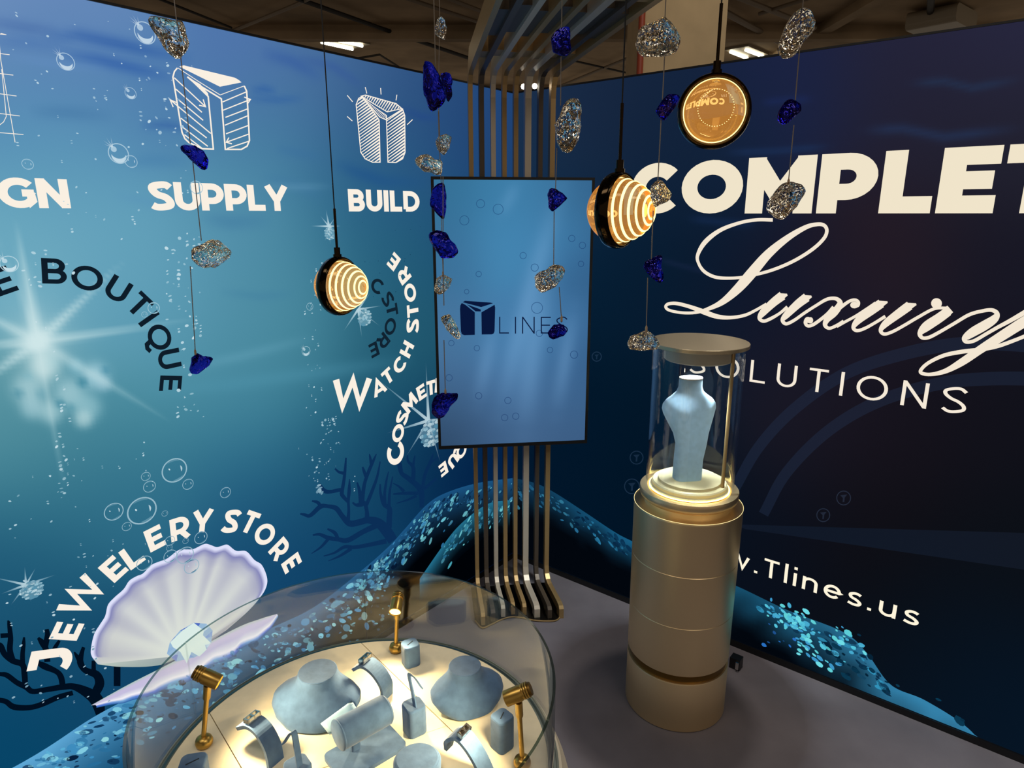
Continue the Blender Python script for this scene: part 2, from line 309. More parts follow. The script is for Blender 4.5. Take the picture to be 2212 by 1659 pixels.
# ---- flat print on the fabric (decals keep the fabric's plane, a hair in front of it)
class Art:
    """collects flat polygons on a wall; points come as photo pixels or as wall metres (t, z)"""
    def __init__(s, w): s.w = w; s.V = []; s.F = []; s.C = []
    def addw(s, TZ, Fc, cols):
        k = len(s.V); TZ = [np.asarray(p, float) for p in TZ]; s.V += TZ; s.F += [tuple(i + k for i in f) for f in Fc]
        cols = np.asarray(cols, float)
        if cols.ndim == 1: cols = np.tile(cols, (len(TZ), 1))
        s.C += [c for c in cols]
    def add(s, PX, Fc, cols): s.addw([s.w.p2w(*p) for p in PX], Fc, cols)
    def poly(s, PX, col): s.add(PX, [tuple(range(len(PX)))], col)
    def ribbon(s, P, wd, col, closed=False, wall=False, alpha=None):
        P = [np.asarray(p, float) for p in P]; n = len(P)
        wd = list(wd) if hasattr(wd, '__len__') else [wd] * n
        Lp, Rp = [], []
        for i in range(n):
            a = P[i - 1] if (closed or i) else None; b = P[(i + 1) % n] if (closed or i < n - 1) else None
            d1 = (P[i] - a) if a is not None else (b - P[i]); d2 = (b - P[i]) if b is not None else (P[i] - a)
            d1 = d1 / (np.linalg.norm(d1) + 1e-9); d2 = d2 / (np.linalg.norm(d2) + 1e-9)
            n1 = np.array([-d1[1], d1[0]]); n2 = np.array([-d2[1], d2[0]]); m = n1 + n2; l = np.linalg.norm(m)
            m = n1 if l < .3 else m / l; k = min(1.0 / max(np.dot(m, n1), .35), 2.4)
            Lp.append(P[i] + m * k * wd[i] / 2); Rp.append(P[i] - m * k * wd[i] / 2)
        Fc = [(i, (i + 1) % n, n + (i + 1) % n, n + i) for i in range(n if closed else n - 1)]
        cols = np.asarray(col, float)
        if cols.ndim == 2: cols = np.vstack([cols, cols])
        (s.addw if wall else s.add)(Lp + Rp, Fc, cols)
    def blend(s, px, col, a):
        b = BASE[s.w](np.array(px, float)); a = np.asarray(a, float)
        a = a[..., None] if a.ndim else a
        return b * (1 - a) + np.asarray(col, float) * a
    def build(s, name, off, label=None, kind=None):
        P = [s.w.to3(t, min(max(z, .03), ZT - .014), off) for t, z in s.V]
        o = mesh(name, P, s.F, M['prt'], walls[s.w], cols=lin(np.clip(np.array(s.C), 0, 255)))
        return tag(o, label, kind=kind)

# ---- a stroke alphabet (geometric sans)
def arc(cx, cy, rx, ry, a0, a1, n=14):
    return [(cx + rx * math.cos(math.radians(a0 + (a1 - a0) * i / n)), cy + ry * math.sin(math.radians(a0 + (a1 - a0) * i / n))) for i in range(n + 1)]
def glyph(ch, w):
    h = w / 2; k = lambda W_, *st: (W_ + w * .35, list(st))
    if ch == ' ': return .3, []
    if ch == '.': return w * 1.25, [([(h * .1, h * 1.1), (w * 1.15, h * 1.1)], False)]
    if ch == 'I': return w, [([(h, 0), (h, 1)], False)]
    if ch == 'L': return k(.52, ([(h, 1), (h, h), (.52 + w * .35, h)], False))
    if ch == 'T':
        W_ = .58 + w * .4; return W_, [([(0, 1 - h), (W_, 1 - h)], False), ([(W_ / 2, 1 - h), (W_ / 2, 0)], False)]
    if ch == 'E':
        W_ = .53 + w * .35; return W_, [([(W_, 1 - h), (h, 1 - h), (h, h), (W_, h)], False), ([(h, .5), (W_ * .92, .5)], False)]
    if ch == 'H':
        W_ = .66 + w * .5; return W_, [([(h, 0), (h, 1)], False), ([(W_ - h, 0), (W_ - h, 1)], False), ([(h, .5), (W_ - h, .5)], False)]
    if ch == 'N':
        W_ = .66 + w * .6; return W_, [([(h, 0), (h, 1)], False), ([(W_ - h, 0), (W_ - h, 1)], False), ([(h * 1.1, 1 - h * .6), (W_ - h * 1.1, h * .6)], False)]
    if ch == 'M':
        W_ = .80 + w * .7; return W_, [([(h, 0), (h, 1)], False), ([(W_ - h, 0), (W_ - h, 1)], False), ([(h, 1 - h * .5), (W_ / 2, .25 + h * .4), (W_ - h, 1 - h * .5)], False)]
    if ch == 'U':
        W_ = .62 + w * .6; r = W_ / 2 - h; return W_, [([(h, 1), (h, h + r)] + arc(W_ / 2, h + r, r, r, 180, 360)[1:] + [(W_ - h, 1)], False)]
    if ch == 'O':
        W_ = .88 + w * .5; return W_, [(arc(W_ / 2, .5, W_ / 2 - h, .5 - h, 0, 360, 32)[:-1], True)]
    if ch == 'Q':
        W_ = .88 + w * .5; return W_, [(arc(W_ / 2, .5, W_ / 2 - h, .5 - h, 0, 360, 32)[:-1], True), ([(W_ * .5, h * .6), (W_ * .56, -.14), (W_ * .7, -.19), (W_ * .86, -.12)], False)]
    if ch == 'C':
        W_ = .76 + w * .4; return W_, [(arc(W_ * .56, .5, W_ * .56 - h, .5 - h, 42, 318, 26), False)]
    if ch == 'G':
        W_ = .80 + w * .45; A = arc(W_ * .54, .5, W_ * .54 - h, .5 - h, 42, 322, 26); return W_, [(A + [(W_ - h * 1.0, .2), (W_ - h, .5)], False), ([(W_ - w * .2, .5), (W_ - w * 1.45, .5)], False)]
    if ch == 'S':
        W_ = .56 + w * .55; P = [(W_ - h * .7, .86 - h * .5), (W_ * .72, 1 - h * .95), (W_ * .45, 1 - h), (h * 1.15, .86 - h * .3), (h * 1.05, .70), (W_ * .35, .55), (W_ * .66, .46), (W_ - h, .31), (W_ - h * 1.1, .14 + h * .3), (W_ * .55, h), (W_ * .28, h * .98), (h * .6, .13 + h * .4)]
        return W_, [([tuple(p) for p in catmull(P, 4)], False)]
    if ch in 'PRBD':
        W_ = (.62 if ch != 'D' else .74) + w * .5
        if ch == 'D':
            r = .5 - h; return W_, [([(h, h), (h, 1 - h), (W_ - h - r, 1 - h)] + arc(W_ - h - r, .5, r, r, 90, -90)[1:] + [(h, h)], False)]
        m = .36 if ch != 'B' else .5; r = (1 - h - m - (0 if ch == 'B' else -h * .0)) / 2
        top = [(h, m), (h, 1 - h), (W_ - h - r - (.04 if ch == 'B' else 0), 1 - h)] + arc(W_ - h - r - (.04 if ch == 'B' else 0), m + r, r, r, 90, -90)[1:] + [(h, m)]
        st = [([(h, 0), (h, 1)], False), (top, False)]
        if ch == 'R': st.append(([(W_ * .55, m), (W_ - h * .7, 0)], False))
        if ch == 'B':
            r2 = (m - h) / 2; st.append(([(h, m), (W_ - h - r2, m)] + arc(W_ - h - r2, h + r2, r2, r2, 90, -90)[1:] + [(h, h)], False))
        return W_, st
    if ch == 'Y':
        W_ = .70 + w * .5; return W_, [([(h * .7, 1), (W_ / 2, .40)], False), ([(W_ - h * .7, 1), (W_ / 2, .40)], False), ([(W_ / 2, .46), (W_ / 2, 0)], False)]
    if ch == 'A':
        W_ = .76 + w * .5; return W_, [([(h * .6, 0), (W_ / 2, 1 - h * .3), (W_ - h * .6, 0)], False), ([(W_ * .24, .27), (W_ * .76, .27)], False)]
    if ch == 'W':
        W_ = 1.16 + w * .8; return W_, [([(h * .6, 1), (W_ * .27, h * .4), (W_ / 2, 1 - h * .3), (W_ * .73, h * .4), (W_ - h * .6, 1)], False)]
    if ch == 'J':
        W_ = .46 + w * .4; r = W_ * .46; return W_, [([(W_ * .15, 1 - h), (W_ - h, 1 - h), (W_ - h, h + r)] + arc(W_ - h - r, h + r, r, r, 0, -128)[1:], False)]
    x = .70
    if ch == 'w': return .95, [([(h * .6, x), (.27, h * .5), (.475, x - h * .3), (.68, h * .5), (.95 - h * .6, x)], False)]
    if ch == 'l': return w, [([(h, 0), (h, 1.06)], False)]
    if ch == 'i': return w, [([(h, 0), (h, x)], False), ([(h, .88), (h, .88 + w * 1.15)], False)]
    if ch == 'n': return .60, [([(h, 0), (h, x)], False), ([(h, x - .27)] + arc(.30, x - .27, .30 - h, .27 - h, 180, 0)[1:] + [(.60 - h, 0)], False)]
    if ch == 'u': return .60, [([(.60 - h, 0), (.60 - h, x)], False), ([(h, x), (h, .27)] + arc(.30, .27, .30 - h, .27 - h, 180, 360)[1:], False)]
    if ch == 'e': return .66, [([(h, x / 2), (.66 - h, x / 2)] + arc(.33, x / 2, .33 - h, x / 2 - h, 0, 320, 26), False)]
    if ch == 's':
        P = [(.47, x - .12), (.36, x - h), (.22, x - h * 1.1), (.08 + h * .3, x - .16), (.14, x * .58), (.34, x * .46), (.48 - h * .2, x * .28), (.40, h * 1.3), (.22, h), (.04, .12)]
        return .50, [([tuple(p) for p in catmull(P, 4)], False)]
    return .5, []
def layout(text, w, gap):
    x = 0; out = []
    for ch in text:
        W_, st = glyph(ch, w); out.append((ch, x, W_, st)); x += W_ + gap
    return out
WHITE = (250, 240, 226); DEBUG = False
def word(w, text, weight, gap, pl, pr, ptop, pbot, col, rng=None, name='lettering', label=None, bias=0, xs=None, off=.0062):
    """straight word; pl / pr: pixels where letters rng[0] .. rng[1]-1 begin and end; ptop / pbot: pixels on cap line and baseline"""
    zt, zb = w.p2w(*ptop)[1], w.p2w(*pbot)[1]; hgt = zt - zb; ls = layout(text, weight, gap); a, b = rng or (0, len(ls))
    x0, x1 = ls[a][1], ls[b - 1][1] + ls[b - 1][2]; tl = w.p2w(*pl)[0]; tr = w.p2w(*pr)[0]; k = (tr - tl) / (x1 - x0) if xs is None else xs * hgt * (-1 if w is LW else 1)
    if pl == pr: tl = tr - k * (x1 - x0)
    A = Art(w)
    sgn = abs(k) / hgt
    for ch, x, W_, st in ls:
        for P, cl in st:
            B = Art(w); B.ribbon(P, weight, col, cl, wall=True); A.addw([(tl + (x + p[0] - x0) * k, zb + p[1] * hgt) for p in B.V], B.F, col)
    if DEBUG: print('WORD', text, round(sgn, 3))
    return A.build(name, off, label)
def fit_circle(P):
    P = np.array(P); A = np.c_[2 * P, np.ones(len(P))]; r = np.linalg.lstsq(A, (P ** 2).sum(1), rcond=None)[0]
    return r[:2], math.sqrt(r[2] + r[0] ** 2 + r[1] ** 2)
def arcword(w, letters, weight, cap, col, outward=True, label=None, off=.0062, wide=1.22):
    """letters: (char, px, py[, scale[, rotation]]) centres along a circle printed on the wall; cap: two pixels a cap height apart"""
    C = [w.p2w(l[1], l[2]) for l in letters]; c, rad = fit_circle(C)
    cap = abs(w.p2w(*cap[0])[1] - w.p2w(*cap[1])[1])
    sx = -1 if w is LW else 1      # reading direction along t
    A = Art(w)
    for l, p in zip(letters, C):
        s = cap * (l[3] if len(l) > 3 else 1.); up = (p - c) * (1 if outward else -1); up = np.array([up[0] * sx, up[1]]); up /= np.linalg.norm(up)
        if len(l) > 4: up = np.array([-math.sin(math.radians(l[4])), math.cos(math.radians(l[4]))])
        rt = np.array([up[1], -up[0]]); W_, st = glyph(l[0], weight)
        if DEBUG: print('ARC', l[0], round(math.degrees(math.atan2(-up[0], up[1])), 1))
        for P, cl in st:
            B = Art(w); B.ribbon(P, weight, col, cl, wall=True); Q = []
            for q in B.V:
                v = rt * (q[0] - W_ / 2) * s * wide + up * (q[1] - .5) * s; Q.append((p[0] + v[0] * sx, p[1] + v[1]))
            A.addw(Q, B.F, col)
    return A.build('lettering', off, label)
word(LW, 'DESIGN', .235, .02, (152, 450), (152, 450), (130, 387), (130, 450), WHITE, xs=1.22)
word(LW, 'SUPPLY', .235, .03, (321, 430), (617, 403), (475, 397), (475, 455), WHITE)
word(LW, 'BUILD', .235, .07, (750, 430), (904, 433), (830, 411), (830, 457), WHITE)
word(RW, 'COMPLETE', .27, .06, (1366, 400), (2155, 400), (1750, 335), (1738, 461), (240, 228, 202), rng=(0, 6))
word(RW, 'SOLUTIONS', .105, .40, (1622, 800), (2088, 868), (1625, 776.6), (1623, 824), (246, 234, 216), rng=(2, 9))
word(RW, 'www.Tlines.us', .13, .24, (1652, 1215), (1985, 1332), (1669, 1209), (1667, 1248), (255, 246, 220), rng=(4, 13))
arcword(LW, [('E', 3, 607), ('B', 115.5, 585.5), ('O', 187, 600.6), ('U', 253, 625), ('T', 300, 658), ('I', 320, 688), ('Q', 343, 728), ('U', 364, 775), ('E', 367, 827.5)], .175, ((115, 558), (115, 613)), (14, 28, 40), label='dark navy lettering')
arcword(LW, [('J', 109, 1424, 1.45), ('E', 143, 1362), ('W', 175, 1285.5), ('E', 243.6, 1227.8), ('L', 284, 1200), ('E', 333, 1161.5), ('R', 386.8, 1140), ('Y', 436, 1125), ('S', 498, 1125, 1.05), ('T', 538.5, 1127), ('O', 570.5, 1153), ('R', 602.6, 1185), ('E', 628, 1215)], .22, ((436, 1101), (436, 1149)), WHITE, wide=1.08)
arcword(LW, [('W', 758.6, 848, 1.72, -9), ('A', 816.5, 836), ('T', 836, 812), ('C', 861, 788), ('H', 877, 754), ('S', 889.5, 703.7, 1.1), ('T', 889.5, 671), ('O', 884, 632), ('R', 870.6, 595), ('E', 848.5, 565)], .225, ((816, 821), (816, 854)), WHITE, outward=False)
arcword(LW, [('C', 812.6, 617.7), ('S', 835.7, 646), ('T', 845, 669), ('O', 841, 705), ('R', 826, 736), ('E', 806, 755)], .195, ((841, 690), (841, 721)), (16, 34, 48), label='dark navy lettering')
arcword(LW, [('C', 853, 979.5, 1.45), ('O', 858, 935), ('S', 867, 902), ('M', 883, 870), ('E', 908.5, 846.5), ('T', 929, 837), ('I', 941, 832), ('Q', 995, 973), ('U', 976.6, 993.7), ('E', 956, 1012.6)], .23, ((858, 919), (858, 951)), WHITE)
A = Art(RW)     # script word
z1 = lambda P: [(1420 + x / 5.53, 460 + y / 5.53) for x, y in P]
z2 = lambda P: [(1812 + x / 5.53, 560 + y / 5.53) for x, y in P]
def script(P, Wd, fn):
    Q = catmull([tuple(p) + (w_,) for p, w_ in zip(fn(P), [q / 5.53 for q in Wd])], 7); A.ribbon([q[:2] for q in Q], [q[2] for q in Q], (243, 230, 210))
script([(1385,84),(1200,82),(1000,115),(760,205),(580,345),(490,500),(500,600),(570,700),(700,765),(870,778),(1060,760),(1350,690),(1620,580),(1850,440),(1990,310),(2030,215),(2000,150),(1920,135),(1780,170),(1560,300),(1330,490),(1130,720),(970,900),(800,1050),(650,1130),(480,1185),(300,1190),(150,1160),(108,1120),(140,1085),(240,1080),(400,1120),(560,1180),(720,1235),(880,1248),(1050,1220),(1180,1160),(1310,1085)],
 [42,40,40,48,56,42,36,40,40,36,34,38,40,42,42,42,44,46,55,75,105,125,110,75,50,36,34,34,36,38,42,46,60,55,42,38,34,34], z1)
script([(1500,985),(1390,1070),(1270,1185),(1228,1255),(1275,1290),(1360,1260),(1470,1195),(1560,1120)], [110,100,85,50,40,40,34,40], z1)
A.poly(z1([(1462,957),(1555,963),(1562,985),(1440,1090),(1370,1040)]), (243, 230, 210))
script([(1790,1005),(1680,1090),(1550,1215),(1502,1280),(1545,1322),(1640,1280),(1760,1195),(1900,1105),(2030,1030),(2130,1020),(2185,1060),(2170,1120),(2110,1195),(2030,1275),(2010,1340),(2060,1375),(2150,1340),(2230,1290)], [110,100,80,48,40,38,36,36,40,44,60,80,90,70,50,38,38,38], z1)
A.poly(z1([(1745,978),(1845,985),(1852,1005),(1730,1110),(1650,1060)]), (243, 230, 210))
script([(1835,1290),(1800,1275),(1775,1310),(1800,1345),(1860,1335),(1950,1275),(2040,1200),(2110,1120)], [60,70,44,40,40,40,40,40], z1)
A.poly(z1([(1835 + 32 * math.cos(a), 1280 + 38 * math.sin(a)) for a in np.linspace(0, 6.28, 14)[:-1]]), (243, 230, 210))
script([(-60,640),(30,570),(130,500),(200,485),(240,510),(235,550),(195,560)], [60,44,38,38,34,34,40], z2)
A.poly(z2([(190 + 50 * math.cos(a), 545 + 40 * math.sin(a)) for a in np.linspace(0, 6.28, 14)[:-1]]), (243, 230, 210))
script([(-20,800),(80,745),(200,680),(330,600),(450,530)], [38,34,34,40,60], z2)
script([(510,525),(400,605),(240,725),(180,810),(220,850),(310,825),(430,760),(560,680)], [110,105,85,50,40,38,36,40], z2)
A.poly(z2([(470,492),(585,500),(588,518),(440,640),(370,570)]), (243, 230, 210))
script([(850,550),(740,630),(570,760),(505,845),(545,890),(640,865),(780,790),(950,690),(1140,590),(1290,580)], [110,105,85,50,40,38,38,38,36,34], z2)
A.poly(z2([(805,517),(925,524),(932,545),(790,650),(720,590)]), (243, 230, 210))
A.poly(z2([(1170 + 65 * math.cos(a), 525 + 62 * math.sin(a)) for a in np.linspace(0, 6.28, 18)[:-1]]), (243, 230, 210))
script([(1310,620),(1200,700),(1050,800),(975,880),(1000,935),(1080,930),(1200,870),(1380,765),(1560,660),(1720,615),(1830,605),(1890,645),(1860,710),(1740,790),(1600,870),(1510,940),(1530,985),(1620,970),(1760,890),(1900,810),(2050,730),(2260,610)], [110,115,115,65,42,42,40,40,42,42,46,60,95,115,110,75,44,42,42,44,50,60], z2)
A.poly(z2([(1300,552),(1368,630),(1310,690),(1230,640),(1250,585)]), (243, 230, 210))
script([(2330,680),(2150,785),(1900,945),(1700,1070),(1480,1220),(1280,1330),(1100,1372),(990,1355),(990,1310),(1080,1230),(1260,1145),(1480,1100),(1700,1075),(1900,1035),(2100,965),(2260,900)], [130,125,115,100,90,60,42,42,42,42,46,50,48,46,44,44], z2)
A.build('lettering', .0062)
A = Art(RW)     # faint rings behind the words
for P in ([(1585,1060),(1640,965),(1720,880),(1830,805),(1960,762),(2080,742),(2212,745),(2330,760)], [(1650,1110),(1700,1020),(1790,930),(1900,866),(2030,828),(2130,818),(2230,818),(2330,826)]):
    Q = [tuple(p) for p in catmull(P, 8)]; A.ribbon(Q, [22 + 10 * i / len(Q) for i in range(len(Q))], np.array(A.blend(Q, (34, 48, 74), .42)))
A.add([(1590,1132),(2340,1154),(2340,1248),(1610,1142)], [(0, 1, 2, 3)], A.blend([(1590,1132),(2340,1154),(2340,1248),(1610,1142)], (30, 40, 60), .35))
for x, y, r in ((1823,1075,15),(1779,1112,14),(1376,988,14),(1366,1050,16),(1290,770,10)):
    A.ribbon([(x + r * math.cos(a), y + r * math.sin(a)) for a in np.linspace(0, 6.283, 20)[:-1]], 2, A.blend([(x, y)], (70, 90, 120), .35)[0], True)
    A.poly([(x - r * .5, y - r * .4), (x + r * .5, y - r * .5), (x + r * .15, y - r * .05), (x + r * .1, y + r * .6), (x - r * .15, y + r * .6), (x - r * .1, y)], A.blend([(x, y)], (70, 90, 120), .3)[0])
A.build('ring_print', .0042)
# icons over the words
A = Art(LW); k0 = lambda P: [(x / 3.95, y / 3.95) for x, y in P]
A.poly(k0([(1520,570),(1560,560),(1995,665),(2030,685),(2052,705),(1868,742)]), WHITE)
A.ribbon(k0([(1505,582),(1480,612),(1467,660),(1545,1130),(1570,1185),(1605,1218),(1720,1270),(1812,1274),(1768,825),(1640,700),(1590,658)]), 3.2, WHITE)
A.ribbon(k0([(1510,582),(1690,700),(1870,812),(2075,735)]), 1.6, WHITE); A.ribbon(k0([(1590,658),(1700,735),(1880,845),(1914,1276),(2050,1276),(2100,1248),(2120,1200),(2106,930),(2096,780),(2075,735)]), 3.2, WHITE)
A.poly(k0([(1585,655),(1700,720),(1768,800),(1770,830)]), WHITE)
for P in ([(1478,665),(1745,912)],[(1490,760),(1715,960)],[(1505,845),(1725,1028)],[(1442,852),(1790,1140)],[(1535,1010),(1755,1178)],[(1555,1090),(1765,1250)],[(1565,1150),(1720,1270)],[(1890,872),(2095,785)],[(1895,942),(2128,850)],[(1915,1003),(2105,930)],[(1910,1070),(2108,988)],[(1920,1143),(2110,1072)],[(1922,1215),(2115,1145)],[(1930,1268),(2118,1205)],
          [(1690,900),(1745,912),(1725,850)],[(1470,915),(1442,852),(1500,878)],[(2075,830),(2128,850),(2105,885)],[(1945,1175),(1922,1215),(1970,1228)]): A.ribbon(k0(P), 2.4, WHITE)
A.build('icon_print', .0062)
A = Art(LW); k1 = lambda P: [(600 + x / 3.16, y / 3.16) for x, y in P]
def hatch(poly, ang, step, wd):
    P = np.array(poly, float); d = np.array([math.cos(ang), math.sin(ang)]); n = np.array([-d[1], d[0]]); s = P @ n
    for q in np.arange(s.min() + step * .6, s.max(), step):
        hits = []
        for i in range(len(P)):
            a, b = P[i], P[(i + 1) % len(P)]; sa, sb = a @ n - q, b @ n - q
            if sa * sb < 0: hits.append(a + (b - a) * sa / (sa - sb))
        if len(hits) == 2:
            h0, h1 = sorted(hits, key=lambda v: v @ d); A.ribbon([h0, h1], [wd * .4, wd], WHITE)
LEG = k1([(528,715),(545,672),(570,662),(600,700),(685,820),(692,1108),(640,1108),(590,1085),(560,1040)]); RLEG = k1([(735,815),(845,745),(860,790),(862,1040),(845,1085),(800,1110),(745,1108)]); TOPP = k1([(562,658),(592,650),(800,708),(840,742),(740,765)]); MIDP = k1([(575,672),(735,790),(735,820),(690,800)])
for pl, ang, st, wd in ((LEG, -.62, 5.6, 3.7), (RLEG, -.62, 5.6, 3.7), (TOPP, -1.0, 5.2, 3.0), (MIDP, -.9, 3.4, 1.6)):
    A.ribbon(pl, 2.0, WHITE, True); hatch(pl, ang, st, wd)
for P in ([(590,596),(601,640)],[(695,602),(698,646)],[(806,648),(800,686)],[(467,652),(504,696)],[(467,796),(502,827)],[(876,852),(913,817)]): A.ribbon(k1(P), 1.8, WHITE)
A.build('icon_print', .0062)
A = Art(LW)
for P in ([(0,73),(12,76)],[(-40,70),(12,76)],[(-40,112),(19,119)],[(-40,155),(27,163)],[(-40,198),(34,208)],[(-40,241),(41,251)],[(-40,284),(49,291)],[(0,130),(31,308)],[(-6,60),(0,130)],[(2,150),(12,252),(6,264),(-10,276)]): A.ribbon(P, 1.5, WHITE)
A.build('icon_print', .0062)
# seabed hill, one strip on each wall
def hill(w, edge, shade, name='hill_print'):
    E = [tuple(p) for p in catmull(edge, 10)]; A = Art(w); rows = 12; V = []; C = []
    for x, y in E:
        t, z = w.p2w(x, y)
        for q in range(rows + 1):
            f = (q / rows) ** 1.4; zz = z + (.03 - z) * f; p3 = np.array(w.to3(t, zz, 0)); px = proj(p3); V.append((t, zz)); C.append(shade(px[0], px[1], px[1] - y, f))
    Fc = [(i * (rows + 1) + q, (i + 1) * (rows + 1) + q, (i + 1) * (rows + 1) + q + 1, i * (rows + 1) + q + 1) for i in range(len(E) - 1) for q in range(rows)]
    A.addw(V, Fc, C); return A.build(name, .0030 + .0018)
def mixc(a, b, k):
    k = min(max(k, 0), 1); return np.array(a, float) * (1 - k) + np.array(b, float) * k
def shadeL(x, y, d, f):
    bright = mixc((94, 168, 214), (26, 82, 128), (x - 100) / 800); deep = mixc((16, 70, 106), (0, 2, 6), (x - 250) / 520)
    return mixc(bright, deep, d / mixc([150], [95], (x - 300) / 500)[0])
def shadeR(x, y, d, f):
    if x < 1500: top = mixc((16, 56, 84), (22, 92, 130), (x - 1150) / 230); dep = 70
    else: top = mixc((22, 76, 104), (52, 128, 168), (x - 1640) / 330); dep = mixc([85], [170], (x - 1640) / 300)[0]
    k = noise.noise(Vector((x / 60., y / 42., 3.))) * 26
    return mixc(top, (2, 6, 13), (d - 4 + k) / dep)
EDGE_L = [(-420,1880),(22,1659),(214,1540),(400,1448),(573,1361),(676,1311),(779,1232),(838,1180),(872,1143),(920,1090),(962,1064),(1030,1043),(1108,1032)]
EDGE_R = [(1112,1032),(1160,1044),(1200,1064),(1262,1104),(1325,1146),(1366,1168),(1480,1220),(1590,1264),(1700,1316),(1822,1364),(1872,1408),(1925,1478),(2000,1512),(2092,1572),(2150,1645)]
hill(LW, EDGE_L, shadeL); hill(RW, EDGE_R, shadeR)
def pebbles(w, edge, n, lo, hi, spread, pal, size, seed, ang):
    rr = random.Random(seed); E = [np.array(p) for p in catmull(edge, 14)]; A = Art(w)
    for _ in range(n):
        i = rr.randrange(lo, hi); e = E[min(i, len(E) - 1)]; d = abs(rr.gauss(0, spread)) + 5; x, y = e[0] + rr.uniform(-8, 8), e[1] + d + 6
        tz = w.p2w(x, y)
        if tz[1] < .05: continue
        col = rr.choice(pal); k = rr.uniform(.45, 1.0); bx = (shadeL if w is LW else shadeR)(x, y, d, 0); c = mixc(bx, col, k)
        s = size * rr.choice((.45, .6, .8, 1., 1.3, 1.8)); a = ang + rr.gauss(0, .3); q = rr.uniform(.25, .65)
        pts = []
        for j in range(9):
            th = j * 2 * math.pi / 9; u, v = s * math.cos(th) * rr.uniform(.85, 1.1), s * q * math.sin(th); pts.append((tz[0] + u * math.cos(a) - v * math.sin(a), tz[1] + u * math.sin(a) + v * math.cos(a)))
        A.addw(pts, [tuple(range(9))], c)
    A.build('pebble_print', .0054, kind='stuff')
NE = 14
pebbles(LW, EDGE_L, 640, 6, NE * 7, 62, [(130,205,226),(90,176,214),(60,140,190),(12,52,88),(6,30,60),(150,220,226),(40,110,156)], .013, 3, .62)
pebbles(LW, EDGE_L, 330, NE * 6, NE * 12, 34, [(104,190,206),(70,150,196),(40,106,150),(6,34,62),(4,20,44),(120,206,214)], .011, 4, -.55 + 3.14)
pebbles(RW, EDGE_R, 70, 0, NE * 3, 20, [(60,140,170),(40,110,150),(4,26,50)], .012, 5, -.5)
pebbles(RW, EDGE_R, 70, NE * 3, NE * 6, 16, [(8,44,74),(6,34,60),(40,120,160)], .012, 6, -.5)
pebbles(RW, EDGE_R, 50, NE * 7 + 6, NE * 11, 18, [(20,70,100),(50,150,190),(8,44,70),(8,36,60)], .011, 8, -.4)
def scatter(w, n, path, sx_, sy_, pal, size, seed, ang):
    rr = random.Random(seed); A = Art(w); Q = catmull(path, 20)
    for _ in range(n):
        q = rr.choice(Q); x, y = q[0] + rr.gauss(0, sx_), q[1] + rr.gauss(0, sy_); tz = w.p2w(x, y)
        if tz[1] < .06: continue
        s = size * rr.choice((.45, .6, .8, 1.0, 1.3)); a = ang + rr.gauss(0, .4); qq = rr.uniform(.45, .8)
        A.addw([(tz[0] + s * math.cos(th) * math.cos(a) * rr.uniform(.8, 1.15) - s * qq * math.sin(th) * math.sin(a), tz[1] + s * math.cos(th) * math.sin(a) + s * qq * math.sin(th) * math.cos(a)) for th in np.linspace(0, 6.283, 10)[:-1]], [tuple(range(9))], rr.choice(pal))
    A.build('pebble_print', .0056, kind='stuff')
AQ = [(84, 196, 220), (110, 220, 230), (70, 170, 206), (60, 150, 200), (96, 208, 214)]
scatter(RW, 70, [(1662,1312),(1700,1335),(1722,1352),(1745,1384),(1760,1405)], 14, 9, AQ, .012, 21, -.3)
scatter(RW, 34, [(1690,1322),(1740,1340),(1800,1362),(1850,1385),(1865,1410)], 16, 8, AQ, .013, 22, -.4)
scatter(RW, 16, [(1730,1400),(1770,1425),(1800,1445)], 16, 10, AQ, .012, 23, -.4)
scatter(RW, 12, [(1650,1380),(1700,1400)], 14, 14, [(40, 110, 190), (30, 80, 140)], .009, 24, -.4)
scatter(RW, 46, [(1780,1380),(1850,1440),(1900,1490),(1990,1540),(2060,1590)], 26, 16, [(8, 44, 66), (6, 34, 54), (10, 54, 78)], .017, 25, -.5)
A = Art(LW)     # second ridge by the slats
rid = [tuple(p) for p in catmull([(905,1250),(950,1185),(985,1140),(1025,1105),(1060,1085),(1100,1080)], 6)]
for i, p in enumerate(rid): pass
V = []; C = []
for x, y in rid:
    for q in range(6): V.append((x, y + q * 14)); C.append(mixc((34, 110, 140), (0, 4, 10), q / 4.2))
A.add(V, [(i * 6 + q, i * 6 + 6 + q, i * 6 + 7 + q, i * 6 + 1 + q) for i in range(len(rid) - 1) for q in range(5)], C); A.build('hill_print', .0052)
pebbles(LW, [(905,1250),(950,1185),(985,1140),(1025,1105),(1060,1085),(1100,1080)], 90, 16, 70, 18, [(110,200,206),(70,160,176),(40,110,140)], .012, 12, -.55 + 3.14)
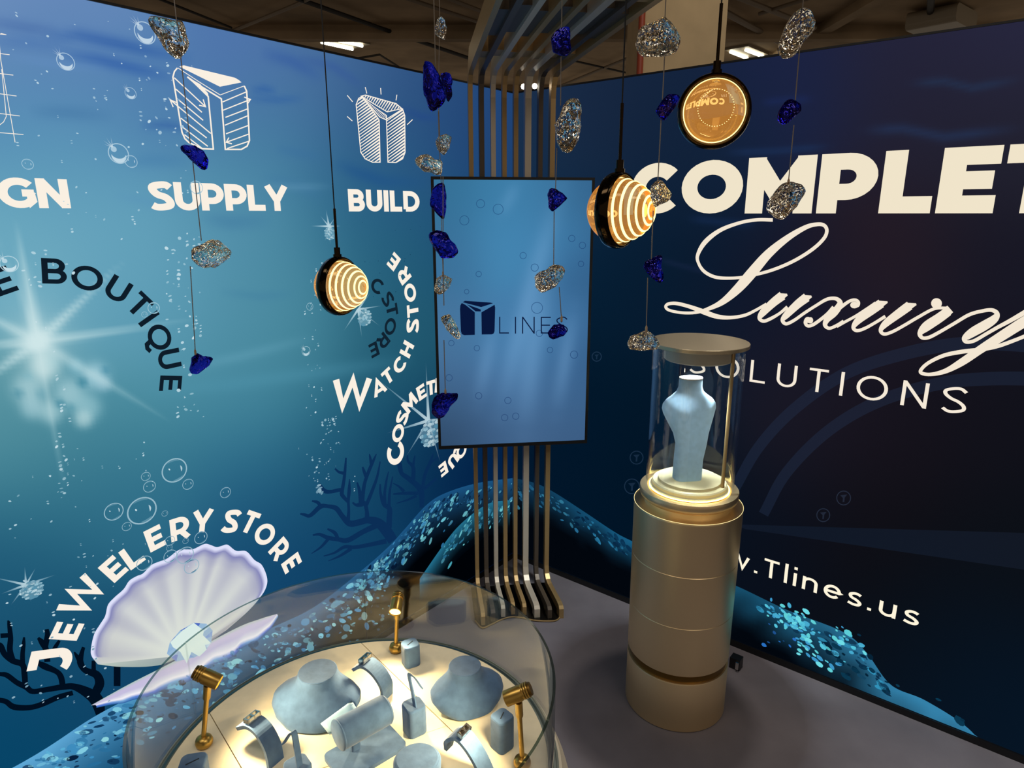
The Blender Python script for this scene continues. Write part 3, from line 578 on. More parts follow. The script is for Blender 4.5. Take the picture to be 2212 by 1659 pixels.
# corals
def coral(branches, col, name='coral_print', org=(620, 980), sc=5.53):
    A = Art(LW)
    for B in branches:
        P = [((x / sc + org[0]), (y / sc + org[1]), wd / sc) for x, y, wd in B]; Q = catmull(P, 5); A.ribbon([q[:2] for q in Q], [q[2] for q in Q], col)
    A.build(name, .0042)
coral([[(1260,1040,120),(1180,920,130),(1080,820,110),(960,790,80),(860,815,75),(740,830,75),(650,740,60),(580,650,60),(480,625,45),(390,630,55),(270,735,45),(200,725,35),(150,715,20)],
 [(400,640,40),(360,580,40),(290,562,18)],[(720,800,50),(730,680,34),(725,560,34),(735,430,40),(740,300,10)],[(720,570,40),(650,490,48),(640,430,44),(520,450,44),(440,440,50),(380,355,22)],[(650,440,44),(670,330,38),(685,200,34),(697,45,18)],[(665,230,40),(610,215,30),(565,175,20)],[(400,440,40),(350,460,30)],
 [(950,780,60),(945,680,46),(920,590,50),(880,600,60),(820,610,36),(775,580,20)],[(890,600,50),(900,470,46),(925,330,40),(980,180,40),(1020,90,34),(1060,0,10)],[(1000,120,40),(985,40,26),(975,0,10)],[(935,270,40),(910,200,34),(895,155,20)],[(870,590,40),(860,450,40),(830,340,18)],[(940,610,44),(1010,440,40),(1070,270,30),(1105,90,14)],
 [(1210,880,70),(1215,760,66),(1215,650,60),(1150,600,50),(1110,470,32),(1105,360,18)],[(1160,600,44),(1160,460,34),(1180,320,26),(1205,210,10)],[(1210,620,40),(1220,450,30),(1255,270,12)],
 [(1090,840,70),(900,930,60),(720,1030,60),(600,1020,50),(480,1000,50),(380,960,36),(300,970,18)],[(600,1010,40),(560,940,44),(475,895,20)],[(490,1010,40),(400,1110,28),(285,1190,8)],[(1180,1040,60),(1000,1080,50),(800,1115,44),(680,1110,40),(560,1180,26),(430,1220,12)],[(760,1130,44),(620,1220,28),(485,1278,8)]], (11, 46, 86))
coral([[(1600,640,50),(1600,480,70),(1560,390,70),(1440,290,60),(1360,230,48),(1320,120,30)],[(1360,220,40),(1350,130,30),(1340,60,10)],[(1500,310,50),(1500,160,46),(1440,90,30),(1430,15,16)],[(1495,160,40),(1520,20,14)],[(1610,420,40),(1640,250,40),(1700,110,40),(1740,0,14)],[(1690,120,30),(1830,15,10)],[(1630,420,40),(1780,290,30)],[(1560,470,44),(1400,470,36),(1260,480,16)],[(1390,450,44),(1330,390,24),(1260,350,10)],[(1540,500,36),(1430,550,24),(1300,590,8)]], (9, 44, 84))
coral([[(1500,880,120),(1440,640,200),(1300,520,160),(1100,430,100),(950,430,90),(700,470,80),(480,500,80),(380,430,90),(250,370,80),(100,260,80),(0,240,60),(-100,230,60)],[(1080,520,70),(850,590,80),(620,690,80),(430,740,80),(200,730,90),(80,650,80),(-60,620,70)],
 [(930,420,90),(900,280,90),(830,200,80),(650,120,100),(560,60,60),(560,-30,50)],[(370,430,80),(360,260,90),(330,100,90),(180,40,90),(60,-60,90),(0,-180,90),(-80,-190,80)],[(330,120,80),(330,-60,70),(345,-200,60),(352,-310,30)],[(1420,520,130),(1480,380,140),(1430,250,120),(1260,180,90),(1190,60,100),(1210,-60,70),(1240,-160,50)],[(1190,50,90),(1130,-40,50),(1100,-90,20)],
 [(1740,420,100),(1740,100,100)],[(1390,220,70),(1390,40,60)],[(700,60,90),(680,-120,90),(620,-230,90),(560,-300,40)],[(760,-60,60),(830,-180,60),(880,-260,40)],[(180,30,90),(140,-120,90),(150,-300,80),(130,-500,60),(110,-560,20)],[(150,-340,70),(0,-330,70)],[(660,-140,90),(700,-330,80),(690,-430,60)]], (1, 14, 30), org=(0, 1420), sc=6.91)
# shell, its gem and the bubbles
zs = lambda P: [(180 + x / 5.027, 1150 + y / 5.027) for x, y in P]
RIM = [(150,1425),(85,1340),(75,1260),(110,1100),(175,990),(230,900),(260,780),(330,700),(430,610),(490,520),(570,470),(640,440),(730,350),(820,310),(900,280),(1030,185),(1110,180),(1190,175),(1310,120),(1380,135),(1440,155),(1500,140),(1560,130),(1650,195),(1760,200),(1850,295),(1930,350),(1985,480),(1980,580),(1920,690),(1780,850),(1540,1060)]
A = Art(LW); rim = [tuple(p) for p in catmull(zs(RIM), 5)]; hub = np.array(zs([(1080,1330)])[0]); nr = len(rim); FR = [0, .25, .5, .68, .8, .88, .94, .975, 1.0]; V = []; C = []
for i, p in enumerate(rim):
    a = i / (nr - 1); rib = .5 + .5 * math.cos(a * math.pi * 2 * 8.5 + .6); side = abs(a - .52) * 2
    for f in FR:
        q = hub + (np.array(p) - hub) * f; V.append(tuple(q)); inner = mixc((222, 228, 216), (196, 198, 208), f * .75 + (1 - rib) * .3 * f); inner = mixc(inner, (158, 160, 184), (1 - rib) * .5 * f * (1 if f > .3 else 0))
        inner = mixc(inner, (206, 208, 190), max(0, .22 - a) * 2.2 * f); inner = mixc(inner, (140, 146, 160), .5 if (a > .97 or a < .0) else 0)
        c = mixc(inner, (108, 110, 178), (f - .86) / .12) if a > .03 and a < .93 else inner
        if f >= .975: c = np.array((222, 224, 250)) if .02 < a < .93 else np.array((190, 200, 205))
        C.append(c)
    
m_ = len(FR); A.add(V, [(i * m_ + q, i * m_ + m_ + q, i * m_ + m_ + q + 1, i * m_ + q + 1) for i in range(nr - 1) for q in range(m_ - 1)], C)
bot = zs([(150,1425),(400,1452),(800,1438),(1080,1330)]); bq = [tuple(p) for p in catmull(bot, 6)]
A.add(bq + [tuple(hub)], [(i, i + 1, len(bq)) for i in range(len(bq) - 1)], [mixc((188, 200, 190), (130, 150, 150), i / len(bq)) for i in range(len(bq))] + [(150, 160, 165)])
A.add([tuple(hub), zs([(1540,1060)])[0], zs([(1350,1200)])[0]], [(0, 1, 2)], [(150, 155, 175), (130, 136, 150), (120, 126, 140)])
TOP = [(195,1522),(278,1476),(367,1431),(504,1358),(560,1336),(597,1325)]; BOT = [(205,1521),(239,1512),(262,1508),(282,1500),(325,1489),(345,1477),(376,1463),(400,1457),(427,1445),(445,1428),(461,1417),(480,1412),(504,1401),(516,1388),(530,1381),(550,1374),(568,1360),(582,1348),(597,1326)]
tp = [np.array(p) for p in catmull(TOP, 8)]; bt = [np.array(p) for p in catmull(BOT, 4)]; n_ = 60; V = []; C = []
for i in range(n_):
    a = tp[int(i * (len(tp) - 1) / (n_ - 1))]; b = bt[int(i * (len(bt) - 1) / (n_ - 1))]
    for q, f in enumerate((0, .2, .5, .82, .9, .98, 1.25, 1.6)):
        v = a + (b - a) * f if f <= 1 else b + np.array([2, 26 * (f - 1) * (.4 + .6 * math.sin(math.pi * i / n_))]); V.append(tuple(v)); u = i / n_
        C.append([mixc((168, 196, 186), (190, 200, 205), u), mixc((196, 186, 220), (205, 200, 226), u), mixc((202, 196, 226), (196, 190, 222), math.sin(u * 9) ** 2), (226, 226, 236), (240, 236, 244), (244, 240, 246), mixc((84, 120, 214), (120, 170, 220), math.sin(u * 14) ** 2), mixc((30, 90, 160), (20, 76, 128), u)][q])
A.add(V, [(i * 8 + q, i * 8 + 8 + q, i * 8 + 9 + q, i * 8 + 1 + q) for i in range(n_ - 1) for q in range(7)], C); A.build('shell_print', .0054)
A = Art(LW); G = zs([(930,1190),(1040,1060),(1190,975),(1330,985),(1395,1060),(1380,1190),(1300,1300),(1200,1350),(1000,1395),(900,1310)])
A.poly(G, (150, 184, 214)); rr = random.Random(2); gc = np.array(zs([(1150,1190)])[0])
for i in range(len(G)):
    a, b = np.array(G[i]), np.array(G[(i + 1) % len(G)]); A.poly([tuple(a), tuple((a + b) / 2), tuple((a + b) / 2 * .6 + gc * .4)], rr.choice([(60, 92, 190), (110, 150, 214), (210, 230, 240), (84, 110, 150)]))
A.build('gem_print', .0058)
A = Art(LW); A.poly(zs([(935,1185),(1065,1060),(1190,975),(1300,1060),(1290,1110),(1378,1195),(1310,1215),(1330,1265),(1250,1340),(1165,1290),(1115,1415),(1060,1320),(1045,1290),(965,1240)]), (218, 236, 230)); A.build('gem_print', .0062)
# bubbles, stars, specks
A = Art(LW)
for x, y, r, g in [(375,1015,25,0),(313,1028,9,0),(321,1050,12,0),(404,1045,11,0),(305,1102,28,0),(244,1104,18,0),(485,1063,11,0),(272,1136,9,0),(310,1215,15,0),(366,1200,13,0),(398,1198,17,0),(412,1222,15,0),(432,1160,13,0),(365,1167,10,0),(354,1108,6,0),(364,1182,6,0),(399,1167,6,0),(140,134,18,1),(311,72,23,1),(280,202,12,1),(254,332,21,1),(281,349,13,0),(58,355,11,0),(422,405,14,0),(659,758,10,1),(667,662,8,0),(18,570,17,1),(330,665,12,0),(310,679,6,0)]:
    tz = LW.p2w(x, y); rm = abs(LW.p2w(x, y + r)[1] - LW.p2w(x, y - r)[1]) / 2; b = BASE[LW](np.array([[x, y]], float))[0]
    ring = [(tz[0] + rm * math.cos(a), tz[1] + rm * math.sin(a)) for a in np.linspace(0, 2 * math.pi, 33)[:-1]]
    A.ribbon(ring, rm * .10, mixc(b, (214, 232, 240), .62), True, wall=True)
    if g:
        A.ribbon([(tz[0] + rm * .74 * math.cos(a), tz[1] + rm * .74 * math.sin(a)) for a in np.linspace(3.3, 6.1, 14)], [rm * (.02 + .42 * math.sin(math.pi * i / 13)) for i in range(14)], mixc(b, (226, 240, 246), .75), wall=True)
        A.addw([(tz[0] + rm * (.42 + .3 * math.cos(a)), tz[1] + rm * (.42 + .3 * math.sin(a))) for a in np.linspace(0, 6.283, 12)[:-1]], [tuple(range(11))], mixc(b, (220, 236, 244), .6))
        for a in (math.radians(38), math.radians(62), math.radians(88), math.radians(18)):
            L_ = rm * (1.2 if a > .4 else 1.0); o_ = (tz[0] + rm * .5, tz[1] + rm * .6); A.ribbon([o_, (o_[0] + L_ * math.cos(a), o_[1] + L_ * math.sin(a))], [rm * .09, 0], [mixc(b, (230, 242, 248), .8), b], wall=True)
    else:
        A.ribbon([(tz[0] + rm * .58 * math.cos(a), tz[1] + rm * .58 * math.sin(a)) for a in np.linspace(2.6, 3.6, 10)], [rm * .13 * math.sin(math.pi * i / 9) for i in range(10)], mixc(b, (236, 246, 250), .7), wall=True)
        for dx, dy, sa, sb, rot in ((.40, .20, .06, .10, -.5),):
            A.addw([(tz[0] + rm * (dx + sa * math.cos(a) * math.cos(rot) - sb * math.sin(a) * math.sin(rot)), tz[1] + rm * (dy + sa * math.cos(a) * math.sin(rot) + sb * math.sin(a) * math.cos(rot))) for a in np.linspace(0, 6.283, 9)[:-1]], [tuple(range(8))], mixc(b, (236, 246, 250), .8))
        for a0, a1, k in ((3.9, 5.0, .25), (.9, 2.2, .2)): A.ribbon([(tz[0] + rm * .88 * math.cos(a), tz[1] + rm * .88 * math.sin(a)) for a in np.linspace(a0, a1, 10)], [rm * .16 * math.sin(math.pi * i / 9) for i in range(10)], mixc(b, (220, 236, 244), k), wall=True)
A.build('bubble_print', .0066, kind='stuff')
A = Art(LW); rr = random.Random(11)
def specks(n, x0, x1, y0, y1, s0, s1, col=(206, 228, 236), dbl=.3, al=(.4, .9)):
    for _ in range(n):
        x, y = rr.uniform(x0, x1), rr.uniform(y0, y1); tz = LW.p2w(x, y); s = rr.uniform(s0, s1); b = BASE[LW](np.array([[x, y]], float))[0]; c = mixc(b, col, rr.uniform(*al)); a0 = rr.uniform(-.6, .6)
        for q in ((0, 1) if rr.random() < dbl else (0,)):
            e = .45 if q or rr.random() < .3 else rr.uniform(.7, 1); A.addw([(tz[0] + s * math.cos(a) * math.cos(a0) , tz[1] + q * s * 2.2 + s * e * math.sin(a + a0)) for a in np.linspace(0, 6.283, 9)[:-1]], [tuple(range(8))], c)
specks(46, 20, 420, 30, 320, .0014, .0034); specks(24, 300, 400, 140, 320, .002, .006, dbl=.1); specks(22, 120, 420, 340, 520, .0016, .004); specks(40, 355, 430, 500, 700, .0018, .006); specks(30, 380, 445, 690, 900, .002, .007)
specks(16, 20, 160, 500, 800, .002, .006, al=(.5, .9)); specks(26, 120, 150, 800, 1080, .002, .005); specks(34, 655, 695, 560, 900, .0018, .0045); specks(22, 690, 730, 900, 960, .002, .006); specks(18, 660, 710, 990, 1040, .002, .0055); specks(30, 10, 330, 950, 1180, .0016, .004)
specks(46, 0, 260, 1180, 1520, .002, .0048); specks(12, 640, 780, 930, 1060, .0016, .004); specks(24, 780, 925, 480, 780, .0015, .003, col=(8, 40, 70), dbl=0); specks(4, 680, 700, 1056, 1064, .008, .011)
A.build('speck_print', .0070, kind='stuff')
def sparkle(cx, cy, rays, gx, gy, gr, name='star_print'):
    A = Art(LW)
    for x, y, w_ in rays:
        b0, b1 = BASE[LW](np.array([[cx, cy], [x, y]], float)); A.ribbon([(cx, cy), ((cx + x) / 2, (cy + y) / 2), (x, y)], [w_, w_ * .5, .2], [mixc(b0, (212, 234, 240), .85), mixc((b0 + b1) / 2, (200, 226, 236), .5), b1])
    rr = random.Random(int(cx)); tz = LW.p2w(gx, gy); rm = abs(LW.p2w(gx, gy + gr)[1] - tz[1]); b = BASE[LW](np.array([[gx, gy]], float))[0]
    A.addw([(tz[0] + rm * .95 * math.cos(a), tz[1] + rm * .95 * math.sin(a)) for a in np.linspace(0, 6.283, 17)[:-1]], [tuple(range(16))], mixc(b, (160, 200, 214), .45))
    for k, rad, n in ((0, .25, 8), (1, .62, 10), (2, .86, 14)):
        for i in range(n):
            a = (i + rr.uniform(-.2, .2)) * 2 * math.pi / n; px_, py_ = tz[0] + rm * rad * math.cos(a), tz[1] + rm * rad * math.sin(a); s = rm * rr.uniform(.13, .21)
            A.addw([(px_ + s * math.cos(t + a) * 1.2, py_ + s * .7 * math.sin(t + a)) for t in np.linspace(0, 6.283, 7)[:-1]], [tuple(range(6))], mixc(b, rr.choice([(214, 236, 240), (190, 222, 232), (170, 210, 224), (90, 150, 176)]), .9))
    A.build(name, .0050)
sparkle(709, 489, [(702,452,5),(690,466,4),(668,488,5),(735,488,5),(700,522,4),(722,470,3),(712,530,3)], 711, 504, 15)
sparkle(772, 668, [(740,716,5),(780,730,5),(820,705,4),(825,660,5),(800,630,4)], 786, 686, 19)
sparkle(924, 908, [(815,820,7),(918,780,7),(832,936,7),(876,985,6),(985,900,5),(950,1000,5)], 930, 935, 31)
sparkle(55, 1262, [(-20,1245,6),(52,1222,6),(76,1225,5),(120,1240,6),(0,1282,6),(22,1306,6),(66,1300,4)], 68, 1273, 21)

# ------------------------------------------------------------------ hall: column, lights, pipes
def w_at(px, py, Y): return onY(px, py, Y)
cl = w_at(1384, 100, 6.2); cr = w_at(1566, 100, 6.2)
col_t = empty('concrete_column', ((cl[0] + cr[0]) / 2, 6.5, 0), 'beige painted square concrete column rising behind the right mural wall', 'column')
mesh('shaft', *prism([(cl[0], 6.2), (cr[0], 6.2), (cr[0], 6.95), (cl[0], 6.95)], 0, 5.0), M['beige'], col_t)
rp = w_at(1385, 100, 6.15); mesh('red_pipe', *tube([(rp[0] + .0, 6.17, 0), (rp[0] + .0, 6.17, 5)], .028, 10), M['redpipe'], col_t, True)
def ceiling_light(pa, pb, pc, pd, label):
    P = [onz(*p, 4.93) for p in (pa, pb, pc, pd)]; c = sum(P) / 4
    t = empty('ceiling_light', tuple(c), label, 'light', 'twin tube lights of the hall')
    for a, b in ((P[0], P[1]), (P[2], P[3])): mesh('tube', *tube([a, b], .028, 10), M['tube'], t, True)
    dv = (P[1] - P[0]); dv = dv / np.linalg.norm(dv); n = np.array([-dv[1], dv[0], 0]); L_ = np.linalg.norm(P[1] - P[0]) / 2 + .1; wv = np.linalg.norm(((P[2] + P[3]) - (P[0] + P[1])) / 2) / 2 + .09
    Q = [tuple((c + dv * L_ * sx_ + n * wv * sy_)[:2]) for sx_, sy_ in ((-1, -1), (1, -1), (1, 1), (-1, 1))]
    fix_normals(mesh('housing', *prism(Q, 4.96, 5.0), M['duct'], t))
ceiling_light((694,91),(762,106),(716,84),(783,99), 'pair of glowing tubes on the dark ceiling above the left mural')
ceiling_light((1578,112),(1614,126),(1611,108),(1648,122), 'pair of glowing tubes on the dark ceiling right of the beige column')
for P, r, m in (([(560,-60),(640,-4),(820,60),(1020,128)],.035,'darkpipe'),([(460,84),(640,10),(700,-20)],.03,'pipe'),([(860,-10),(1035,48)],.03,'pipe'),([(900,-30),(1050,28)],.03,'pipe'),([(760,128),(820,118),(870,150)],.02,'darkpipe'),([(1500,-10),(1690,94)],.05,'pipe'),([(1560,-20),(1760,60)],.04,'pipe'),([(1640,30),(1860,-40)],.03,'pipe'),([(2012,-20),(2008,60)],.05,'darkpipe'),([(1200,190),(1370,120)],.03,'pipe'),([(1190,120),(1400,168)],.02,'darkpipe'),([(300,-20),(500,60)],.02,'darkpipe')):
    mesh('conduit', *tube([tuple(onz(x, y, 4.9)) for x, y in P], r, 8), M[m], ceil, True)
for i in range(5):
    y0 = 7.0 + i * 5.4; mesh('beam', *box(-22, 22, y0, y0 + .22, 4.78, 5.0), M['concrete'], ceil)
for x0 in (-14, -7.5, 5.2, 11.5): mesh('beam', *box(x0, x0 + .2, 3, 33, 4.86, 5.0), M['concrete'], ceil)
P = [onz(x, y, 4.7) for x, y in ((1978,76),(2086,56))]
t = empty('air_duct', tuple(sum(P) / 2), 'pale rounded air duct box under the ceiling over the right mural', 'duct')
d = P[1] - P[0]; L_ = np.linalg.norm(d); c = sum(P) / 2; a = math.atan2(d[1], d[0])
fix_normals(mesh('duct_body', *xf(loft([[(x, yy, zz) for yy, zz in rrect(.9, .26, .08)] for x in (-L_ / 2, L_ / 2)]), Matrix.Translation((c[0], c[1], 4.83)) @ Matrix.Rotation(a, 4, 'Z')), M['duct'], t))
mesh('hanger', *tube([(c[0], c[1], 4.9), (c[0], c[1], 5)], .02, 6), M['darkpipe'], t)

# ------------------------------------------------------------------ slatted corner column that turns into a canopy
fA = math.radians(8.0); FD = np.array([math.sin(fA) * .9, -math.cos(fA)]); FD /= np.linalg.norm(FD); PD = np.array([math.cos(math.radians(7)), math.sin(math.radians(7))])
FO = np.array([.005, 3.03])
t = empty('slatted_column', (FO[0], FO[1], 0), 'column of slim metallic slats in the corner curving overhead into a slatted canopy', 'column')
SL = [(1017.5,.019,'gold'),(1041,.021,'bronze'),(1066,.020,'silver'),(1090,.019,'gold'),(1115,.019,'gold'),(1141,.027,'silver'),(1168,.020,'bronze'),(1194,.022,'gold')]
slats = []
def fin_pt(s, f, z, fan=0.):
    p = FO + PD * (s + fan * max(f, 0)) + FD * f; return (p[0], p[1], z)
for i, (px, wd, m) in enumerate(SL):
    v = ray(px, 300); s = None
    k = np.cross(FO, PD) / np.cross(v[:2], PD); hit = v[:2] * k; s = np.dot(hit - FO, PD)
    wav = .06 * math.cos(i * .9 + .4) * (1 if i < 5 else .5); tip = .24 + wav * .6; fan = (.022 + .0125 * i)
    path = [(tip, 0), (tip, .05), (tip - .01, .064), (tip - .04, .07), (.06, .072), (.03, .08), (.01, .10), (0, .14), (0, 1.2), (0, 2.36), (.008, 2.41), (.03, 2.44), (.07, 2.452), (.6, 2.46), (1.3, 2.465), (2.2, 2.47)]
    P = [np.array(q) for q in path]; rings = []
    for j, q in enumerate(P):
        d = P[min(j + 1, len(P) - 1)] - P[max(j - 1, 0)]; d /= np.linalg.norm(d); nrm = np.array([d[1], -d[0]]) * -1    # (f, z) left normal
        dep = .085 if q[0] > .05 and q[1] > 2 else .05 if q[1] > .2 else .04
        bk = q + np.array([-d[1], d[0]]) * dep if False else q + np.array([-abs(d[1]), abs(d[0]) * (1 if q[1] > 1 else -1)]) * dep
        if q[1] < 1: bk[1] = max(bk[1], 0)
        rings.append([fin_pt(s - wd / 2, *q, fan), fin_pt(s + wd / 2, *q, fan), fin_pt(s + wd / 2, *bk, fan), fin_pt(s - wd / 2, *bk, fan)])
    fix_normals(mesh('slat', *loft(rings), M[m], t)); slats.append((s, wd, fan, tip))
for i in range(7):
    (s0, w0, f0, _), (s1, w1, f1, _) = slats[i], slats[i + 1]
    for f, ln, z0, z1, m in ((.22 + .03 * (i % 2), .10, 2.468, 2.53, 'gold'), (.52 + .05 * ((i * 3) % 2), .30, 2.475, 2.54, 'bronze'), (.95, .12, 2.472, 2.53, 'gold'), (1.25, .5, 2.48, 2.54, 'bronze')):
        Q = [fin_pt(s0 + w0 / 2, f, 0, f0), fin_pt(s1 - w1 / 2, f, 0, f1), fin_pt(s1 - w1 / 2, f + ln, 0, f1), fin_pt(s0 + w0 / 2, f + ln, 0, f0)]
        fix_normals(mesh('spacer_block', *prism([q[:2] for q in Q], z0, z1), M[m], t))
# wavy floor plate
fr = [fin_pt(slats[0][0] - .03, .23, 0)] + [fin_pt(s, tp_ + .02, 0) for s, _, _, tp_ in slats] + [fin_pt(slats[-1][0] + .03, .24, 0)]
fr = [tuple(p)[:2] for p in catmull([np.array(f[:2]) for f in fr], 5)]; bk = [fin_pt(slats[-1][0] + .03, -.06, 0)[:2], fin_pt(slats[0][0] - .03, -.06, 0)[:2]]
M['plate'] = mat('dark_polished_plate', (30, 27, 24), .18, .6)
fix_normals(mesh('base_plate', *prism(fr + bk, 0, .006), M['plate'], t))
V, Fc = tube([(x, y, .006) for x, y in fr], .0035, 6); mesh('gilded_edge', V, Fc, M['gold'], t, True, )
for px, py, lb in ((1131, 187, 'left of two small white spotlights shining between the slats at the corner top'), (1155, 186, 'right of two small white spotlights shining between the slats at the corner top')):
    p = onY(px, py, 3.17); q = empty('spotlight', tuple(p), lb, 'light', 'corner spotlights')
    mesh('bulb', *lathe([(0, -.012), (.008, -.009), (.012, 0), (.008, .009), (0, .012)], 12, p), M['bulb'], q, True)
    mesh('bracket', *tube([(p[0], p[1] + .008, p[2]), (p[0], p[1] + .05, p[2] + .01), (p[0] * .8, 3.385 - abs(p[0]) * .7, 2.45)], .005, 6), M['black'], q)

# ------------------------------------------------------------------ upright screen on the slats
TX, TY, TZ0, TZ1, TA = .0084, 2.931, .829, 2.033, .125
t = empty('wall_screen', (TX, TY, TZ0), 'tall black framed flat screen with blue water picture on the corner slats', 'screen')
TM = Matrix.Translation((TX, TY, 0)) @ Matrix.Rotation(TA, 4, 'Z'); hw = .35
b = .012
fix_normals(mesh('housing', *xf(box(-hw, hw, .003, .05, TZ0, TZ1), TM), M['black'], t))
for bx in (box(-hw, hw, -.004, .003, TZ0, TZ0 + b * 1.3), box(-hw, hw, -.004, .003, TZ1 - b, TZ1), box(-hw, -hw + b, -.004, .003, TZ0 + b * 1.3, TZ1 - b), box(hw - b, hw, -.004, .003, TZ0 + b * 1.3, TZ1 - b)):
    mesh('bezel', *xf(bx, TM), M['black'], t)
for sx_ in (-.12, .12): mesh('mount', *xf(box(sx_ - .02, sx_ + .02, .05, .085, 1.2, 1.7), TM), M['black'], t)
KS = [(960,420,44,104,158),(1100,420,52,118,176),(1200,430,54,116,174),(1260,420,40,84,140),(970,560,50,104,160),(1100,540,60,128,188),(1180,520,58,122,184),(1250,600,40,84,142),(960,720,62,108,164),(1100,720,60,116,178),(1200,700,62,118,180),(1250,760,44,84,144),(980,850,58,96,152),(1100,850,64,110,172),(1230,850,52,94,152),(975,940,34,60,104),(1060,930,50,82,136),(1130,940,58,92,146),(1230,930,50,82,136)]
def scr_px(x, z): return proj(np.array([tuple(TM @ Vector((a, -.0, c))) for a, c in zip(x, z)]))
KS = [(x, y, r + 9, g + 8, b - 8) for x, y, r, g, b in KS]
nx, nz = 44, 76; X, Z = np.meshgrid(np.linspace(-hw + b, hw - b, nx), np.linspace(TZ0 + b * 1.3, TZ1 - b, nz), indexing='ij')
px = scr_px(X.ravel(), Z.ravel()); c = field(KS, px, 60.)
for P, s, a in (([(1215,400),(1165,560),(1110,760),(1080,900)],22,.35),([(1190,560),(1150,760),(1130,940)],26,.35),([(1120,390),(1080,470)],16,.2),([(1070,690),(1030,880)],18,.25),([(1240,660),(1200,900)],18,.3)):
    d, u = poly_d(px, P); k = (a * np.exp(-(d / s) ** 2) * np.sin(np.pi * np.clip(u, .05, .95)))[:, None]; c = c * (1 - k) + np.array((130, 178, 222)) * k
V = [tuple(TM @ Vector((a, -.0005, q))) for a, q in zip(X.ravel(), Z.ravel())]
scr = mesh('screen', V, [(i * nz + j, (i + 1) * nz + j, (i + 1) * nz + j + 1, i * nz + j + 1) for i in range(nx - 1) for j in range(nz - 1)], M['screen'], t, cols=lin(c))
class ScreenArt(Art):
    def __init__(s): s.w = None; s.V = []; s.F = []; s.C = []
    def add(s, PX, Fc, cols):
        out = []
        o = TM.inverted() @ Vector((0, 0, H))
        for p in PX:
            v = TM.inverted().to_3x3() @ Vector(ray(*p)); k = -o.y / v.y; q = o + v * k; out.append((q.x, q.z))
        s.addw(out, Fc, cols)
    def build(s, name, off, label=None):
        return tag(mesh(name, [tuple(TM @ Vector((a, -off, c_))) for a, c_ in s.V], s.F, M['screen'], scr, cols=lin(np.array(s.C))), label)
NAVY = (8, 22, 58); A = ScreenArt(); k5 = lambda P: [(600 + x / 3.16, 500 + y / 3.16) for x, y in P]
A.poly(k5([(1244,530),(1246,505),(1256,488),(1280,500),(1345,552),(1345,706),(1272,708),(1256,700),(1250,680)]), NAVY)
A.poly(k5([(1390,552),(1480,500),(1484,520),(1480,680),(1474,696),(1460,702),(1392,703)]), NAVY)
A.poly(k5([(1262,483),(1278,473),(1450,485),(1470,490),(1388,516)]), NAVY); A.poly(k5([(1290,497),(1385,532),(1386,546),(1350,545)]), NAVY)
A.build('logo', .001)
A = ScreenArt(); ls = layout('LINES', .075, .32); hgt = (697 - 582) / 3.16; tot = ls[-1][1] + ls[-1][2]; k = (1978 - 1510) / 3.16 / tot
for ch, x, W_, st in ls:
    for P, cl_ in st: A.ribbon([(600 + 1510 / 3.16 + (x + p[0]) * k, 500 + 697 / 3.16 - p[1] * hgt) for p in P], 2.4, NAVY, cl_)
A.build('lettering', .001)
A = ScreenArt(); rr = random.Random(5)
for x, y, r in [(1038,440,9),(1076,452,11),(1003,476,10),(1130,552,7),(1155,578,8),(1160,665,12),(1034,592,6),(1030,752,6),(975,741,6),(1165,720,7),(1240,766,8),(1188,756,6),(970,816,7),(1034,855,7),(1097,865,7),(1114,899,7),(1090,902,7),(1235,515,7),(1258,530,7),(1255,570,6),(1008,630,5)]:
    b0 = field(KS, np.array([[x, y]], float), 60.)[0]; A.ribbon([(x + r * math.cos(a), y + r * math.sin(a)) for a in np.linspace(0, 6.283, 18)[:-1]], 1.2, mixc(b0, (14, 40, 90), .45), True)
tag(A.build('bubble_print', .0008), kind='stuff')

# ------------------------------------------------------------------ glass display tower
AX, AY = .651, 2.267
t = empty('display_tower', (AX, AY, 0), 'round brushed bronze display tower with a lit glass cylinder on top', 'display stand')
O = (AX, AY, 0)
mesh('plinth', *lathe([(.188, 0), (.1925, .004), (.1925, .203), (.1905, .2085), (.160, .2085)], 72, O), M['steel'], t, True)
mesh('light_gap', *lathe([(.1845, .209), (.1845, .240)], 72, O, cap=False), M['brassd'], t, True)
mesh('body', *lathe([(.170, .240), (.189, .240), (.1925, .244), (.193, .438), (.1918, .4395), (.1932, .441), (.1945, .643), (.1932, .6445), (.1946, .646), (.196, .842), (.1962, .848), (.1945, .8505), (.160, .8505)], 96, O), M['steel'], t, True)
mesh('light_line', *lathe([(.1950, .8506), (.1962, .8512), (.1950, .8518)], 96, O, cap=False), M['warmline'], t, True)
mesh('collar', *lathe([(.158, .8505), (.158, .868), (.166, .872), (.174, .880), (.1771, .890), (.1771, .9075), (.1755, .910), (.150, .910), (.150, .9)], 96, O), M['steel'], t, True)
mesh('pad', *lathe([(.0, .9105), (.140, .9105), (.140, .916), (.134, .920), (.134, .930), (.130, .935), (.112, .9352), (.112, .945), (.108, .947), (0, .947)], 72, O), M['padcream'], t, True)
V, Fc = lathe([(.157, .9105), (.157, 1.438), (.1535, 1.438), (.1535, .9105)], 72, O, cap=False); mesh('glass_cylinder', V, Fc, M['tube_glass'], t, True)
mesh('cap', *lathe([(.1, 1.4385), (.166, 1.4385), (.1690, 1.440), (.1690, 1.451), (.1680, 1.4527), (0, 1.4527)], 96, O), M['steel2'], t, False)
mesh('light_drum', *lathe([(.117, 1.437), (.117, 1.392), (.113, 1.388), (.06, 1.388)], 72, O, cap=False), M['fixture'], t, True)
mesh('light_disc', *lathe([(0, 1.3895), (.105, 1.3895)], 48, O, cap=False), M['cool'], t)
